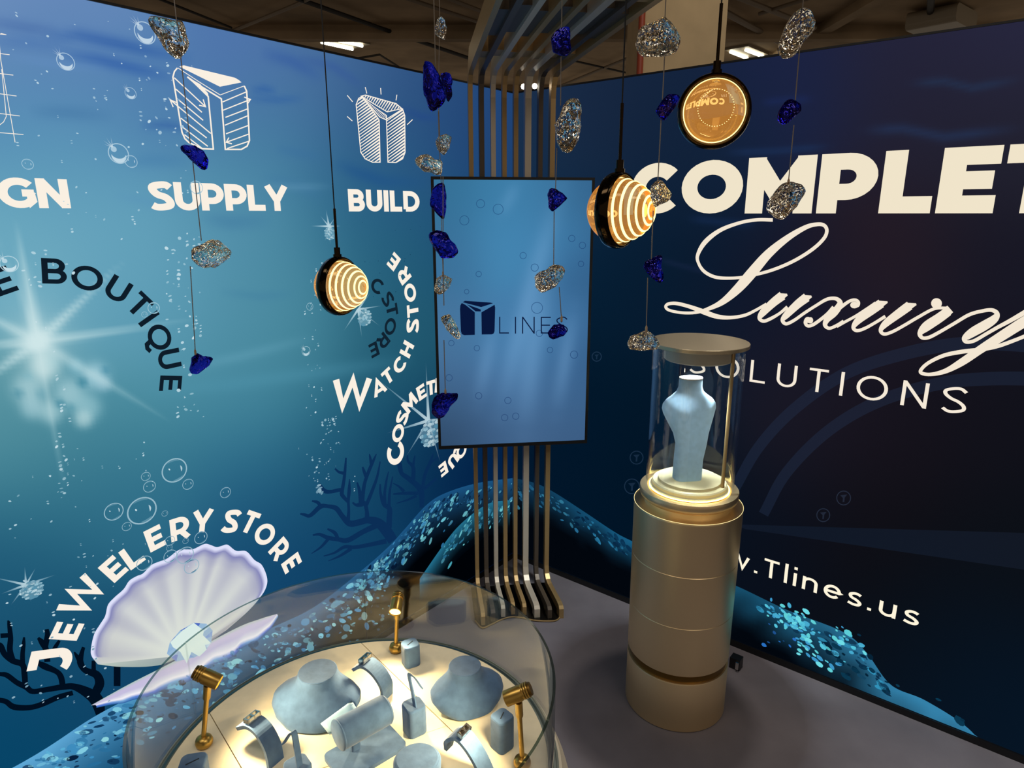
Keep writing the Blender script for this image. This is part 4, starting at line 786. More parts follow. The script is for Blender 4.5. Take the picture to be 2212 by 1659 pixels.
rb = onz(1561, 1046, .947); rt = onY(1576, 780, rb[1])
mesh('rod', *tube([(rb[0], rb[1], .9105), (rb[0], rb[1], 1.4385)], .0065, 12), M['gold'], t, True)
lamp('SPOT', 'tower_lamp', (AX, AY, 1.386), 170.0, (.80, .93, 1.0), (AX, AY, .9), spot_size=math.radians(120), spot_blend=.6, shadow_soft_size=.085)
mesh('pad_glow', *lathe([(.1405, .9106), (.1405, .9130), (.1445, .9130), (.1445, .9106)], 72, O, cap=False), M['padglow'], t, True)
p = onz(1590, 1432, .02)
tb = empty('floor_box', (p[0], p[1], 0), 'small metal box on the floor at the foot of the right mural wall', 'box')
fix_normals(mesh('body', *xf(box(-.022, .022, -.02, .02, 0, .05), Matrix.Translation((p[0], p[1], 0)) @ Matrix.Rotation(-YAW, 4, 'Z')), M['black'], tb))
fix_normals(mesh('tab', *xf(box(.008, .02, -.032, -.02, .012, .045), Matrix.Translation((p[0], p[1], 0)) @ Matrix.Rotation(-YAW, 4, 'Z')), M['chrome'], tb))
def sup(cx, cy, rx, ry, z, e=2.3, n=40, rot=0., sh=0.):
    P = []
    for i in range(n):
        a = 2 * math.pi * i / n; ca, sa = math.cos(a), math.sin(a); x = rx * abs(ca) ** (2 / e) * (1 if ca >= 0 else -1); y = ry * abs(sa) ** (2 / e) * (1 if sa >= 0 else -1)
        P.append((cx + x * math.cos(rot) - y * math.sin(rot), cy + x * math.sin(rot) + y * math.cos(rot), z + sh * x / max(rx, 1e-6)))
    return P
# tall necklace bust inside the tower (heights read along the tower axis)
t = empty('necklace_bust', (AX, AY, .947), 'pale blue tall necklace bust inside the lit glass cylinder of the bronze tower', 'bust')
zz = lambda py: onY(1490, py, AY)[2]
sec = [(.947, -.008, .051, .034, 3.4), (.96, -.008, .052, .034, 3.2), (1.02, -.007, .052, .034, 3.0), (1.08, -.004, .056, .036, 2.8), (1.12, -.002, .064, .039, 2.6), (1.16, -.004, .080, .044, 2.4), (1.195, -.006, .094, .047, 2.3), (1.215, -.008, .100, .044, 2.2), (1.232, -.008, .098, .040, 2.1), (1.248, -.008, .086, .036, 2.0), (1.262, -.008, .066, .034, 2.0), (1.275, -.008, .050, .033, 2.0), (1.292, -.008, .043, .032, 2.0), (1.318, -.008, .042, .032, 2.0), (1.322, -.008, .041, .031, 2)]
zs_ = [s[0] for s in sec]
rings = [sup(AX - .020 + s[1] * .3 + (.010 if s[0] < 1.03 else .015 if s[0] < 1.10 else .011 if s[0] < 1.13 else .005 if s[0] < 1.17 else 0), AY - .01, s[2] * .98, s[3], s[0], s[4], 40, .12) for s in sec]
fix_normals(mesh('torso', *loft(rings), M['suede_light'], t, True))
mesh('neck_cap', *loft([sup(AX - .022, AY - .01, .042, .032, 1.3222, 2, 32, .12), sup(AX - .022, AY - .01, .041, .031, 1.3262, 2, 32, .12)]), M['cream'], t)

# ------------------------------------------------------------------ round glass counter
GX, GY, GR, GZ, DZ = -.286, 1.030, .362, 1.072, .89
t = empty('display_counter', (GX, GY, 0), 'round cream jewellery counter with low curved glass wall and seamed suede deck', 'counter')
mesh('body', *lathe([(.30, 0), (.30, .02), (.33, .05), (.37, .30), (.405, .60), (.41, .70), (.405, .80), (.395, .84), (.382, .86), (.380, .874)], 96, (GX, GY, 0)), M['cream'], t, True)
mesh('rim', *lathe([(.340, .874), (.374, .874), (.374, .884), (.3695, .8865), (.3695, .884), (.340, .884)], 96, (GX, GY, 0), cap=False), mat('grey_rim', (120, 128, 122), .4), t, True)
def clip(poly, p, n):
    out = []
    for i in range(len(poly)):
        a, b_ = poly[i], poly[(i + 1) % len(poly)]; da = (a[0] - p[0]) * n[0] + (a[1] - p[1]) * n[1]; db = (b_[0] - p[0]) * n[0] + (b_[1] - p[1]) * n[1]
        if da >= 0: out.append(a)
        if da * db < 0: k = da / (da - db); out.append((a[0] + (b_[0] - a[0]) * k, a[1] + (b_[1] - a[1]) * k))
    return out
disc = [(GX + .3535 * math.cos(a), GY + .3535 * math.sin(a)) for a in np.linspace(0, 2 * math.pi, 97)[:-1]]
s1 = onz(792, 1400, DZ)[:2]; x1 = onz(965, 1568, DZ)[:2]; b1 = onz(700, 1658, DZ)[:2]; s2 = onz(460, 1553, DZ)[:2]
dA = (x1 - s1) / np.linalg.norm(x1 - s1); nA = np.array([-dA[1], dA[0]])      # nA points to the right/back side
dB = (b1 - x1) / np.linalg.norm(b1 - x1); nB = np.array([-dB[1], dB[0]]); g = .0009
if nB[1] < 0: nB = -nB
mesh('deck_bed', *prism(disc, .874, .883), M['bronze'], t)
for cuts in ([(s1 + nA * g, nA)], [(s2 - nA * g, -nA)], [(s1 - nA * g, -nA), (s2 + nA * g, nA), (x1 + nB * g, nB)], [(s1 - nA * g, -nA), (s2 + nA * g, nA), (x1 - nB * g, -nB)]):
    poly = disc
    for p, n in cuts: poly = clip(poly, p, n)
    fix_normals(mesh('deck_panel', *prism(poly, .883, DZ), M['deck'], t))
s3 = onz(1177, 1554, GZ)
seams = [math.degrees(math.atan2(s3[1] - GY, s3[0] - GX)), 99.8, 165.0, 233.0, 300.0]
for i in range(5):
    a0 = seams[i]; a1 = seams[(i + 1) % 5] + (360 if seams[(i + 1) % 5] < a0 else 0); a0 += .05; a1 -= .05; n = max(8, int((a1 - a0) / 2.5)); V = []; Fc = []; fm = []
    for k in range(n + 1):
        a = math.radians(a0 + (a1 - a0) * k / n)
        for r in (GR - .0024, GR + .0024):
            for z in (.886, GZ): V.append((GX + r * math.cos(a), GY + r * math.sin(a), z))
    for k in range(n):
        q = k * 4; Fc += [(q, q + 4, q + 5, q + 1), (q + 2, q + 3, q + 7, q + 6), (q + 1, q + 5, q + 7, q + 3), (q, q + 2, q + 6, q + 4)]; fm += [0, 0, 1, 1]
    Fc += [(0, 1, 3, 2), (n * 4, n * 4 + 2, n * 4 + 3, n * 4 + 1)]; fm += [0, 0]
    o = mesh('glass_panel', V, Fc, None, t, mats=[M['pane'], M['edge']], fm=fm)
    for pl in o.data.polygons: pl.use_smooth = pl.material_index == 0
    o.data.set_sharp_from_angle(angle=math.radians(38))

# gooseneck spot lamps on the deck
def spot_lamp(base, headpx, aim, label, watts):
    b_ = onz(*base, DZ); hp = onY(*headpx, b_[1]); ht = hp[2]; c = Vector((b_[0], b_[1], DZ))
    t = empty('spot_lamp', tuple(c), label, 'lamp', 'brass spot lamps around the deck'); z = ht - DZ
    mesh('base', *lathe([(0, 0), (.012, 0), (.0155, .004), (.0165, .010), (.014, .017), (.008, .021), (0, .022)], 24, c), M['brass'], t, True)
    top = Vector((hp[0], b_[1], ht - .018)); v0 = c + Vector((0, 0, .018)); dv = top - v0
    mesh('stem', *tube([tuple(v0), tuple(v0 + dv * .74), tuple(v0 + dv * .75), tuple(v0 + dv * .77), tuple(top)], [.0045, .0048, .0066, .0072, .0072], 16), M['brass'], t, True)
    ax = (Vector(aim) - Vector((hp[0], b_[1], ht))).normalized(); u, w_ = frame(ax); mt = Matrix((u, w_, ax)).transposed().to_4x4(); mt.translation = Vector((hp[0], b_[1], ht))
    mesh('joint', *tube([tuple(top - dv.normalized() * .004), (hp[0], b_[1], ht - .006)], [.005, .004], 10), M['brassd'], t, True)
    mesh('head', *xf(lathe([(.0125, .026), (.0142, .0255), (.0142, -.004), (.0132, -.006), (.0132, -.008)], 32, cap=False), mt), M['brass'], t, True)
    for k in range(3): mesh('cooling_fin', *xf(lathe([(.009, -.0085 - k * .0042), (.0140, -.0085 - k * .0042), (.0142, -.0100 - k * .0042), (.0138, -.0112 - k * .0042), (.009, -.0112 - k * .0042)], 28, cap=False), mt), M['brass'], t, True)
    mesh('back_cap', *xf(lathe([(.0102, -.007), (.0102, -.021), (.0125, -.0215), (.0115, -.0245), (0, -.0255)], 28, cap=False), mt), M['brassd'], t, True)
    mesh('lens', *xf(lathe([(0, .0235), (.0128, .0235)], 24, cap=False), mt), M['lens'], t)
    p = mt @ Vector((0, 0, .029))
    lamp('SPOT', 'spot_lamp_light', p, watts, (1., .79, .45), p + ax, spot_size=math.radians(150), spot_blend=1.0, shadow_soft_size=.012)
spot_lamp((856, 1406), (857, 1302), (GX + .02, GY - .02, DZ), 'brass spot lamp at the back of the round deck, lens lit and facing front', 6.0)
spot_lamp((442, 1610), (446, 1462), (GX - .02, GY + .02, DZ + .02), 'brass spot lamp at the left edge of the round deck, head tilted right', 6.0)
spot_lamp((1128, 1655), (1120, 1498), (GX - .02, GY - .03, DZ + .01), 'brass spot lamp at the right edge of the round deck, head tilted left', 6.0)

# jewellery displays on the deck
def neck_bust(px, rot, sc, hz, label, slit=None):
    c = onz(*px, DZ); t = empty('neck_bust', (c[0], c[1], DZ), label, 'bust', 'low neck busts on the deck'); cr, sr = math.cos(rot), math.sin(rot)
    prof = [(0, -.004, .056, .050, 2.7), (.006, -.003, .064, .056, 2.6), (.022, .002, .082, .058, 2.5), (.040, .008, .092, .055, 2.4), (.054, .013, .091, .052, 2.3), (.066, .018, .080, .049, 2.2), (.076, .021, .063, .047, 2.1), (.086, .023, .050, .045, 2.), (.100, .024, .0425, .042, 2.), (.113, .024, .0402, .0402, 2.), (.116, .024, .0388, .0388, 2.)]
    rings = []
    for z, sh, rx, ry, e in prof:
        cx_, cy2 = c[0] - sr * sh * sc, c[1] + cr * sh * sc; rings.append(sup(cx_, cy2, rx * sc, ry * sc, DZ + z * sc * hz, e, 44, rot))
    fix_normals(mesh('torso', *loft(rings, True), M['suede'], t, True))
    cx_, cy2 = c[0] - sr * .024 * sc, c[1] + cr * .024 * sc; zt = DZ + .116 * sc * hz
    mesh('neck_cap', *loft([sup(cx_, cy2, .0398 * sc, .0398 * sc, zt + .0002, 2, 36, rot), sup(cx_, cy2, .0402 * sc, .0402 * sc, zt + .0012, 2, 36, rot), sup(cx_, cy2, .0388 * sc, .0388 * sc, zt + .0022, 2, 36, rot)]), M['suede'], t)
    if slit:
        P = [onz(x, y, DZ + .045 * sc) for x, y in slit]; mesh('slit', *tube([tuple(p) for p in P], .0011, 6), M['slot'], t)
neck_bust((683, 1542), -.10, .98, .72, 'larger blue grey neck bust in the middle back of the round deck')
neck_bust((1012, 1520), .38, .84, .78, 'blue grey neck bust at the right back of the deck, near the right lamp')
def band(path, wd, th, label, clip_at, turn=0.):
    P = [Vector(onz(x, y, DZ + z)) for x, y, z in path]; t = empty('bracelet_stand', tuple(P[0]), label, 'jewellery stand', 'arched bracelet stands')
    Q = [Vector(q) for q in catmull([tuple(p) for p in P], 6)]; hd = (P[-1] - P[0]); hd.z = 0; hd.normalize(); sd = Vector((-hd.y, hd.x, 0)); sd.rotate(Matrix.Rotation(turn, 3, 'Z')); rings = []
    for i, q in enumerate(Q):
        tg = (Q[min(i + 1, len(Q) - 1)] - Q[max(i - 1, 0)]).normalized(); n = sd.cross(tg).normalized(); k = 1 - .45 * max(0, (i / (len(Q) - 1) - .72) / .28); hw_ = wd / 2 * k; th_ = th * (1 if k > .99 else .8 + .2 * k)
        rings.append([tuple(q + sd * hw_), tuple(q + sd * hw_ + n * th_), tuple(q - sd * hw_ + n * th_), tuple(q - sd * hw_)])
    if rings: fix_normals(mesh('arch', *loft(rings), M['suede'], t))
    i = int(clip_at * (len(Q) - 1)); q = Q[i]; tg = (Q[i + 1] - Q[i - 1]).normalized(); n = sd.cross(tg).normalized()
    if n.z < 0: n = -n
    mt = Matrix((sd, tg, n)).transposed().to_4x4(); mt.translation = q + n * .0035
    k = wd * .42; L1 = .0065
    cl_ = join(box(-k, k, -L1, -L1 + .0025, 0, .008), box(-k, k, L1 - .0025, L1, 0, .008), box(-k, -k + .003, -L1, L1, 0, .008), box(k - .003, k, -L1, L1, 0, .008), box(-.0015, .0015, -L1, L1, .001, .008), box(-k, k, -L1, L1, -.001, .0015))
    mesh('clip', *xf(cl_, mt), M['chrome'], t); return t
band([(838,1508,0),(836,1478,.030),(815,1445,.058),(790,1428,.066),(770,1436,.054),(766,1440,.046)], .034, .007, 'arched bracelet stand with silver clip between the big neck bust and the back lamp', .62)
band([(598,1650,0),(590,1612,.030),(570,1575,.058),(546,1556,.066),(524,1560,.054),(518,1564,.046)], .034, .007, 'arched bracelet stand with silver clip at the left front of the deck', .62)
band([(1062,1690,0),(1040,1640,.034),(1013,1598,.062),(990,1580,.068),(970,1590,.052),(966,1612,.026)], .034, .007, 'arched bracelet stand with silver clip at the right front of the deck', .50)
def ring_stand(px, w_, h_, rot, label, slot=True, hook=None):
    c = onz(*px, DZ); t = empty('ring_stand' if hook is None else 'earring_stand', (c[0], c[1], DZ), label, 'jewellery stand'); mt = Matrix.Translation((c[0], c[1], DZ)) @ Matrix.Rotation(rot, 4, 'Z')
    rings = [[(x, y, z) for x, y in rrect(w_ * k, w_ * k, w_ * .26 * k, 6)] for z, k in ((0, .96), (.002, 1), (h_ - .004, 1), (h_ - .001, .95), (h_, .88))]
    fix_normals(mesh('block', *xf(loft(rings), mt), M['suede'], t, False))
    if slot and hook is None: mesh('slot', *xf(box(-w_ * .25, w_ * .25, -.0010, .0010, h_ - .002, h_ + .0006), mt @ Matrix.Rotation(.5, 4, 'Z')), M['slot'], t)
    if hook:
        P = [Vector(tuple(onz(x, y, DZ + h_ + z))) for x, y, z in hook]; Q = [Vector(q) for q in catmull([tuple(p) for p in P], 6)]; rings = []; n_ = len(Q)
        hd = (P[-1] - P[0]); hd.z = 0; hd = hd.normalized() if hd.length > 1e-6 else Vector((1, 0, 0)); sd = Vector((-hd.y, hd.x, 0))
        for i, q in enumerate(Q):
            tg = (Q[min(i + 1, n_ - 1)] - Q[max(i - 1, 0)]).normalized(); nn = sd.cross(tg).normalized(); hw_ = .0062 - .0018 * i / n_
            rings.append([tuple(q + sd * hw_ + nn * .0012), tuple(q - sd * hw_ + nn * .0012), tuple(q - sd * hw_ - nn * .0012), tuple(q + sd * hw_ - nn * .0012)])
        fix_normals(mesh('hook', *loft(rings), M['suede'], t))
    return t
ring_stand((888, 1432), .037, .052, .5, 'slotted ring block beside the back brass lamp')
ring_stand((1085, 1612), .037, .070, .75, 'dark slotted ring block left of the right brass lamp')
ring_stand((424, 1706), .045, .060, .2, 'slotted ring block at the left edge of the deck, cut by the frame')
ring_stand((896, 1578), .040, .062, .6, 'earring block with a hooked strip, right of the padded roll', hook=[(897,1530,-.004),(892,1500,.020),(884,1462,.050),(888,1458,.054),(897,1466,.050),(911,1486,.034)])
ring_stand((648, 1712), .042, .062, .7, 'earring block with hooked strip at the front edge beside the left bracelet stand', hook=[(648,1662,-.004),(642,1620,.020),(636,1586,.044),(630,1582,.046),(622,1592,.038),(613,1606,.030)])
# padded roll on a T stand
ra, rb_ = onz(728, 1590, DZ + .058), onz(836, 1531, DZ + .058)
c = (ra + rb_) / 2; t = empty('bracelet_roll', (c[0], c[1], DZ), 'padded bracelet roll on a post and plate at the deck centre', 'jewellery stand')
dv = (rb_ - ra) / np.linalg.norm(rb_ - ra); u, w_ = frame(dv); mt = Matrix((u, w_, Vector(dv))).transposed().to_4x4(); mt.translation = Vector(ra); L_ = float(np.linalg.norm(rb_ - ra)); rr_ = .0285
mesh('roll', *xf(lathe([(0, 0), (rr_ - .003, 0), (rr_, .002), (rr_ + .0005, .004), (rr_ - .0008, .006), (rr_, .010), (rr_, L_ - .010), (rr_ - .0008, L_ - .006), (rr_, L_ - .004), (rr_ - .003, L_), (0, L_)], 40, cap=False), mt), M['suede'], t, True)
pp = ra + dv * .035; an = math.atan2(dv[1], dv[0])
pl = onz(790, 1626, DZ); mesh('plate', *xf(loft([[(x, y, z) for x, y in rrect(.135, .085, .012)] for z in (0, .006, .008)]), Matrix.Translation((pl[0], pl[1], DZ)) @ Matrix.Rotation(an, 4, 'Z')), M['suede'], t)
q = onz(748, 1672, DZ + .004); mesh('post', *xf(loft([[(x * 1.1, y, .006) for x, y in rrect(.018, .010, .004)], [(x, y, .030) for x, y in rrect(.018, .010, .004)], [(x * .9, y, .052) for x, y in rrect(.018, .010, .004)]]), Matrix.Translation((pp[0], pp[1], DZ)) @ Matrix.Rotation(an, 4, 'Z')), M['suede'], t)
# small pillow leaning between bust and roll
P = [Vector(tuple(onz(*p))) for p in ((692,1563,DZ + .040), (760,1513,DZ + .062), (780,1545,DZ + .046), (712,1588,DZ + .026))]
t = empty('display_pillow', tuple(sum(P, Vector()) / 4), 'small pale blue pillow leaning between the big neck bust and the padded roll', 'pillow')
nn = (P[1] - P[0]).cross(P[3] - P[0]).normalized(); nn = nn if nn.z > 0 else -nn; V = []; n_ = 9
for sg in (1, -1):
    for i in range(n_):
        for j in range(n_):
            a, b_ = i / (n_ - 1), j / (n_ - 1); q = (P[0] * (1 - a) + P[1] * a) * (1 - b_) + (P[3] * (1 - a) + P[2] * a) * b_; k = (math.sin(math.pi * a) * math.sin(math.pi * b_)) ** .5 if 0 < a < 1 and 0 < b_ < 1 else 0
            V.append(tuple(q + nn * sg * .007 * k))
Fc = []
for s_ in (0, 1):
    for i in range(n_ - 1):
        for j in range(n_ - 1):
            q = s_ * n_ * n_ + i * n_ + j; Fc.append((q, q + n_, q + n_ + 1, q + 1) if s_ == 0 else (q, q + 1, q + n_ + 1, q + n_))
o = mesh('cushion', V, Fc, M['suede_light'], t, True); bm = bmesh.new(); bm.from_mesh(o.data); bmesh.ops.remove_doubles(bm, verts=bm.verts, dist=1e-5); bmesh.ops.recalc_face_normals(bm, faces=bm.faces); bm.to_mesh(o.data); bm.free()
# round topped stand nearest the camera
c = onz(903, 1704, DZ); t = empty('round_stand', (c[0], c[1], DZ), 'round topped blue grey stand at the front edge of the deck', 'jewellery stand')
mesh('drum', *loft([sup(c[0], c[1], .040, .040, DZ, 2, 40), sup(c[0], c[1], .042, .042, DZ + .045, 2, 40), sup(c[0], c[1] + .004, .042, .040, DZ + .056, 2, 40, 0), sup(c[0], c[1] + .004, .039, .037, DZ + .060, 2, 40, 0)]), M['suede'], t, True)
mesh('pad', *loft([sup(c[0], c[1] + .004, .0385, .0365, DZ + .0602, 2, 40), sup(c[0], c[1] + .004, .036, .034, DZ + .0625, 2, 40)]), M['suede'], t, True)

# ------------------------------------------------------------------ crystals on wires
def ico(sub):
    bm = bmesh.new(); bmesh.ops.create_icosphere(bm, subdivisions=sub, radius=1); V = [v.co.copy() for v in bm.verts]; Fc = [tuple(v.index for v in f.verts) for f in bm.faces]; bm.free(); return V, Fc
ICO = ico(4)
def crystal(parent, poly, m, Y, seed, rough=.5, thick=.8, label=None):
    """a lump of glass: its front outline as seen, its own depth, facets and dimples"""
    P = np.array(poly, float); c = (P.min(0) + P.max(0)) / 2; p = onY(c[0], c[1], Y); k = (Y * CP - (p[2] - H) * SP) / F
    D = (P - c) * np.array([1, -1]); rr = random.Random(seed); off = Vector((rr.uniform(0, 50), rr.uniform(0, 50), rr.uniform(0, 50)))
    def rad(a):
        d = np.array([math.cos(a), math.sin(a)]); best = 0
        for i in range(len(D)):
            u, v = D[i], D[(i + 1) % len(D)]; e = v - u; den = d[0] * e[1] - d[1] * e[0]
            if abs(den) < 1e-9: continue
            t = (u[0] * e[1] - u[1] * e[0]) / den; q = (u[0] * d[1] - u[1] * d[0]) / den
            if t > 0 and -1e-6 <= q <= 1 + 1e-6: best = max(best, t)
        return best
    tab = np.array([rad(2 * math.pi * i / 96) for i in range(96)]); tab = (np.roll(tab, 1) + 2 * tab + np.roll(tab, -1)) / 4
    ext = (P.max(0) - P.min(0)); ty = min(ext) / 2 * thick
    planes = [(Vector((rr.gauss(0, .6), rr.choice((-1, 1)) * abs(rr.gauss(0, 1)) - .2, rr.gauss(0, .6))).normalized(), rr.uniform(.62, .86)) for _ in range(10)]
    V = []
    for v in ICO[0]:
        q = v.copy()
        for n, c_ in planes:
            e = q.dot(n) - c_
            if e > 0: q = q - n * e * .8
        a = math.atan2(q.z, q.x) % (2 * math.pi); f = a / (2 * math.pi) * 96; i = int(f) % 96; r = tab[i] * (1 - f % 1) + tab[(i + 1) % 96] * (f % 1); ro = math.hypot(q.x, q.z) * (1 + .03 * rough * noise.noise(v * 5 + off))
        d = 1 + .25 * noise.noise(v * 1.6 + off) + .22 * rough * noise.noise(v * 4.2 + off) + .12 * rough * noise.noise(v * 9. + off)
        V.append((p[0] + r * k * ro * math.cos(a), p[1] + q.y * d * ty * k, p[2] + r * k * ro * math.sin(a) / CP))
    o = mesh('crystal', V, ICO[1], m, parent, False); fix_normals(o)
    return tag(o, label)
def strand(label, Y, wires, beads, seed):
    t = None
    for i, (a, b_) in enumerate(wires):
        pa = onY(*a, Y); pb = onY(*b_, Y)
        if i == 0:
            t = empty('crystal_strand', (pa[0], pa[1], pb[2]), label, 'hanging crystals', 'strands of hanging crystals')
            pa = np.array([pa[0], Y, 4.98])
        mesh('wire', *tube([tuple(pa), tuple(pb)], .0009, 6), M['wire'], t)
    for i, (kind, rough, org, sc, pts) in enumerate(beads):
        crystal(t, [(org[0] + x / sc, org[1] + y / sc) for x, y in pts], M['clear' if kind == 'c' else 'blue'], Y, seed * 17 + i, rough, .85 if kind == 'c' else .7, 'clear glass crystal' if kind == 'c' else 'deep blue glass crystal')
    a = wires[-1][1]; p = onY(a[0], a[1], Y); mesh('crimp', *lathe([(0, -.006), (.0022, -.004), (.0022, .004), (0, .010)], 8, tuple(p)), M['knot'], t, True)
z0, zA, zB, zC, zD = ((0, 0), 3.16), ((0, 500), 3.16), ((600, 0), 3.16), ((600, 500), 3.16), ((1250, 400), 3.16); zE, zF, zG, zH = ((1200, 0), 4.02), ((1662, 0), 4.02), ((1240, 330), 7.21), ((0, 0), 1.0)
strand('leftmost crystal strand, in front of the SUPPLY icon, ending in a blue crystal', 1.30, [((368,0),(390,119)),((389,110),(411,310)),((416,345),(435,520)),((411,575),(422,762))],
 [('c',.7,*z0,[(1030,160),(1060,120),(1130,108),(1250,140),(1262,180),(1278,290),(1250,345),(1190,388),(1150,365),(1110,300),(1060,220)]),('b',.3,*z0,[(1225,985),(1255,968),(1330,985),(1390,1030),(1418,1090),(1400,1150),(1370,1155),(1320,1110),(1280,1060),(1235,1020)]),
  ('c',.9,*zA,[(1300,130),(1330,90),(1420,55),(1500,65),(1585,140),(1560,185),(1460,245),(1370,278),(1330,265),(1302,210)]),('b',.3,*zA,[(1315,850),(1340,825),(1380,850),(1450,850),(1468,870),(1420,920),(1340,975),(1300,970),(1288,940)])], 1)
strand('nearer of the two crossing strands left of the screen, with the biggest blue crystal', 1.20, [((941,0),(941,150)),((947,240),(949,330)),((957,380),(957,500)),((957,556),(959,660)),((959,735),(962,848))],
 [('b',.6,*zB,[(1000,445),(1020,433),(1060,450),(1105,520),(1130,600),(1150,650),(1120,740),(1060,795),(1020,790),(1000,740),(992,600)]),('c',.6,*zB,[(935,1090),(970,1060),(1020,1055),(1080,1090),(1130,1080),(1150,1110),(1120,1180),(1080,1200),(1000,1170),(945,1125)]),
  ('b',.4,*zH,[(927,505),(945,498),(965,503),(985,530),(991,545),(978,556),(955,558),(935,545),(927,525)]),('c',.8,*zC,[(1095,570),(1130,560),(1180,570),(1210,620),(1245,690),(1250,735),(1220,748),(1170,700),(1130,640),(1100,600)]),('b',.5,*zC,[(1035,1170),(1060,1130),(1130,1095),(1200,1090),(1250,1085),(1235,1140),(1180,1200),(1130,1270),(1090,1285),(1045,1240)])], 2)
strand('farther of the two crossing strands left of the screen, small crystals, clear one on top', 1.55, [((948,0),(950,40)),((949,78),(948,160)),((947,216),(950,295)),((950,330),(953,395)),((953,470),(957,592))],
 [('c',.8,*zB,[(1070,195),(1090,140),(1120,110),(1150,120),(1155,180),(1138,265),(1100,245),(1070,225)]),('b',.6,*zB,[(1110,510),(1150,485),(1185,495),(1200,560),(1190,650),(1160,695),(1140,650),(1120,580)]),('c',1.,*zB,[(1075,970),(1100,935),(1150,920),(1190,940),(1170,1010),(1130,1058),(1090,1020)]),
  ('b',.4,*zB,[(1030,1330),(1045,1260),(1090,1243),(1140,1260),(1155,1350),(1150,1420),(1130,1498),(1080,1470),(1035,1420)]),('c',1.,*zC,[(1070,380),(1085,320),(1130,295),(1195,325),(1185,370),(1130,420),(1095,435),(1068,410)])], 3)
strand('crystal strand in front of the screen, ending in a small blue crystal', 1.25, [((1215,0),(1213,62)),((1212,122),(1211,228)),((1203,320),(1200,410)),((1197,456),(1196,572)),((1208,620),(1213,690))],
 [('b',.8,*zB,[(1865,260),(1900,215),(1950,195),(1990,195),(2005,250),(2005,330),(1980,385),(1930,385),(1880,350),(1868,300)]),('c',1.,*zB,[(1875,900),(1900,800),(1940,720),(1990,668),(2050,675),(2090,720),(2080,830),(2050,960),(2000,1030),(1930,1030),(1885,990)]),
  ('b',.6,*zB,[(1825,1320),(1860,1290),(1900,1290),(1940,1315),(1978,1355),(1930,1400),(1880,1440),(1840,1425),(1830,1370)]),('c',.9,*zC,[(1730,310),(1770,280),(1830,265),(1880,225),(1950,225),(1978,270),(1960,330),(1900,375),(1810,415),(1750,390),(1735,350)]),('b',.5,*zC,[(1840,690),(1880,640),(1920,620),(1960,630),(1997,685),(1950,715),(1870,740),(1845,725)])], 4)
strand('crystal strand beside the round amber lamp, its lowest crystal in front of the tower cap', 1.15, [((1440,0),(1436,45)),((1436,115),(1431,215)),((1428,258),(1421,392)),((1411,455),(1407,560)),((1399,600),(1396,712))],
 [('c',1.,*zE,[(700,370),(720,260),(770,230),(830,215),(940,165),(1020,185),(1080,260),(1088,380),(1040,455),(930,470),(760,470),(715,430)]),('b',.5,*zE,[(870,960),(920,880),(970,830),(1040,830),(1078,850),(1040,930),(940,1055),(900,1030)]),
  ('c',1.,*zG,[(1140,510),(1200,450),(1300,430),(1400,460),(1500,560),(1535,640),(1480,740),(1380,800),(1260,860),(1220,780),(1170,600)]),('b',.5,*zD,[(440,560),(450,525),(500,500),(550,478),(570,490),(580,590),(583,655),(555,665),(500,630),(470,600)]),('c',.9,*zD,[(330,1080),(350,1030),(410,1010),(460,990),(510,1020),(560,1050),(568,1090),(540,1120),(440,1130),(350,1120)])], 5)
strand('rightmost crystal strand, in front of the letter M of COMPLETE', 1.20, [((1736,0),(1733,24)),((1727,108),(1718,216)),((1715,270),(1703,395))],
 [('c',1.,*zF,[(82,420),(130,250),(190,140),(270,88),(330,110),(380,210),(375,290),(300,410),(200,485),(130,488)]),('b',.4,*zF,[(62,1060),(85,960),(130,890),(180,858),(240,865),(285,900),(270,970),(220,1010),(150,1080),(100,1093)]),
  ('c',.8,*zH,[(1677,410),(1689,398),(1709,394),(1734,398),(1740,411),(1721.5,444),(1693,473),(1683.5,476),(1671,470),(1658,451),(1661,435)])], 6)

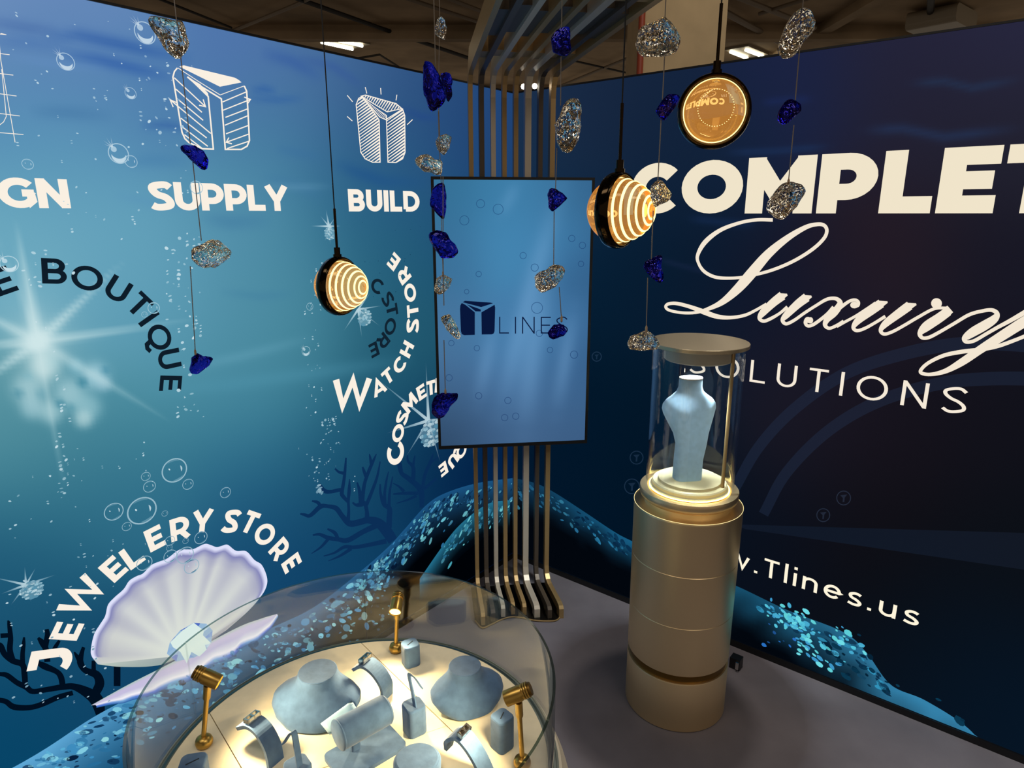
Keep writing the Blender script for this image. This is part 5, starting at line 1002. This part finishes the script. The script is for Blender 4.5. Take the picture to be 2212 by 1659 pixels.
# ------------------------------------------------------------------ round pendant lamps
def pendant(px, rpx, Y, yaw, ringset, label, cordtop, sleeve, dots=False, bulge=1.0):
    p = Vector(tuple(onY(*px, Y))); zc = Y * CP - (p.z - H) * SP; r = rpx * zc / F; t = empty('pendant_lamp', tuple(p), label, 'lamp', 'round pendant lamps')
    mt = Matrix.Translation(p) @ Matrix.Rotation(yaw, 4, 'Z') @ Matrix.Rotation(math.pi / 2, 4, 'Y')       # local z = lens axis
    ro, ri, hwid = r, r * .86, r * .20; pr = []
    for i in range(13):
        a = math.pi * 2 * i / 12; pr.append(((ro + ri) / 2 + (ro - ri) / 2 * 1.15 * math.cos(a), hwid * math.sin(a)))
    mesh('ring', *xf(lathe(pr, 64, cap=False), mt), M['blackchrome'], t, True)
    gr = r * .84; mesh('lens_globe', *xf(lathe([(gr * math.sin(math.pi * i / 40), -gr * math.cos(math.pi * i / 40) * (1.0 if i < 20 else bulge)) for i in range(41)], 64, cap=False), mt), M['amber'], t, True)
    for a in ringset:
        a = math.radians(a); rr_ = gr * 1.004; tr, tz_ = rr_ * math.sin(a), rr_ * math.cos(a) * bulge; wd = r * .030
        ta = (math.cos(a), -math.sin(a) * bulge); pr = [(tr - ta[0] * wd, tz_ - ta[1] * wd), (tr + math.sin(a) * .0012, tz_ + math.cos(a) * .0012), (tr + ta[0] * wd, tz_ + ta[1] * wd)]
        mesh('light_ring', *xf(lathe(pr, 64, cap=False), mt), M['opal'], t, True)
    if dots:
        V = []; Fc = []
        for i in range(44):
            a = 2 * math.pi * i / 44; q = join((V, Fc), lathe([(0, -.0006), (.0008, 0), (0, .0006)], 5, (gr * .56 * math.cos(a), gr * .56 * math.sin(a), gr * .832), cap=False)); V, Fc = q
        o = mesh('light_dots', *xf((V, Fc), mt), M['opal'], t); o['kind'] = 'stuff'
    top = p + Vector((0, 0, r)); s = r * .11
    mesh('socket', *lathe([(s * 1.3, -r * .05), (s * 1.3, r * .08), (s * .95, r * .08), (s * .95, r * .30), (s * .5, r * .31)], 20, tuple(top)), M['blackchrome'], t, True)
    mesh('sleeve', *tube([tuple(top + Vector((0, 0, r * .3))), tuple(top + Vector((0, 0, r * .3 + sleeve * zc / F)))], r * .045, 10), M['blackchrome'], t, True)
    mesh('cord', *tube([tuple(top + Vector((0, 0, r * .3 + sleeve * zc / F))), (top.x, top.y, 4.98)], r * .020, 8), M['cord'], t)
pendant((1335, 455), 80, 1.30, math.radians(-37), (88, 75, 63, 51, 39, 26, 15), 'larger striped glowing pendant lamp in front of the screen edge', 0, 112, bulge=1.22)
pendant((733, 618), 63, 1.55, math.radians(-25), (88, 75, 63, 51, 39, 26, 15), 'smaller striped glowing pendant lamp left of WATCH STORE lettering', 0, 80, bulge=1.22)
pendant((1542, 241), 77, 1.32, math.radians(-102), (80,), 'plain amber round pendant lamp facing the camera above COMPLETE lettering', 0, 110, dots=True)
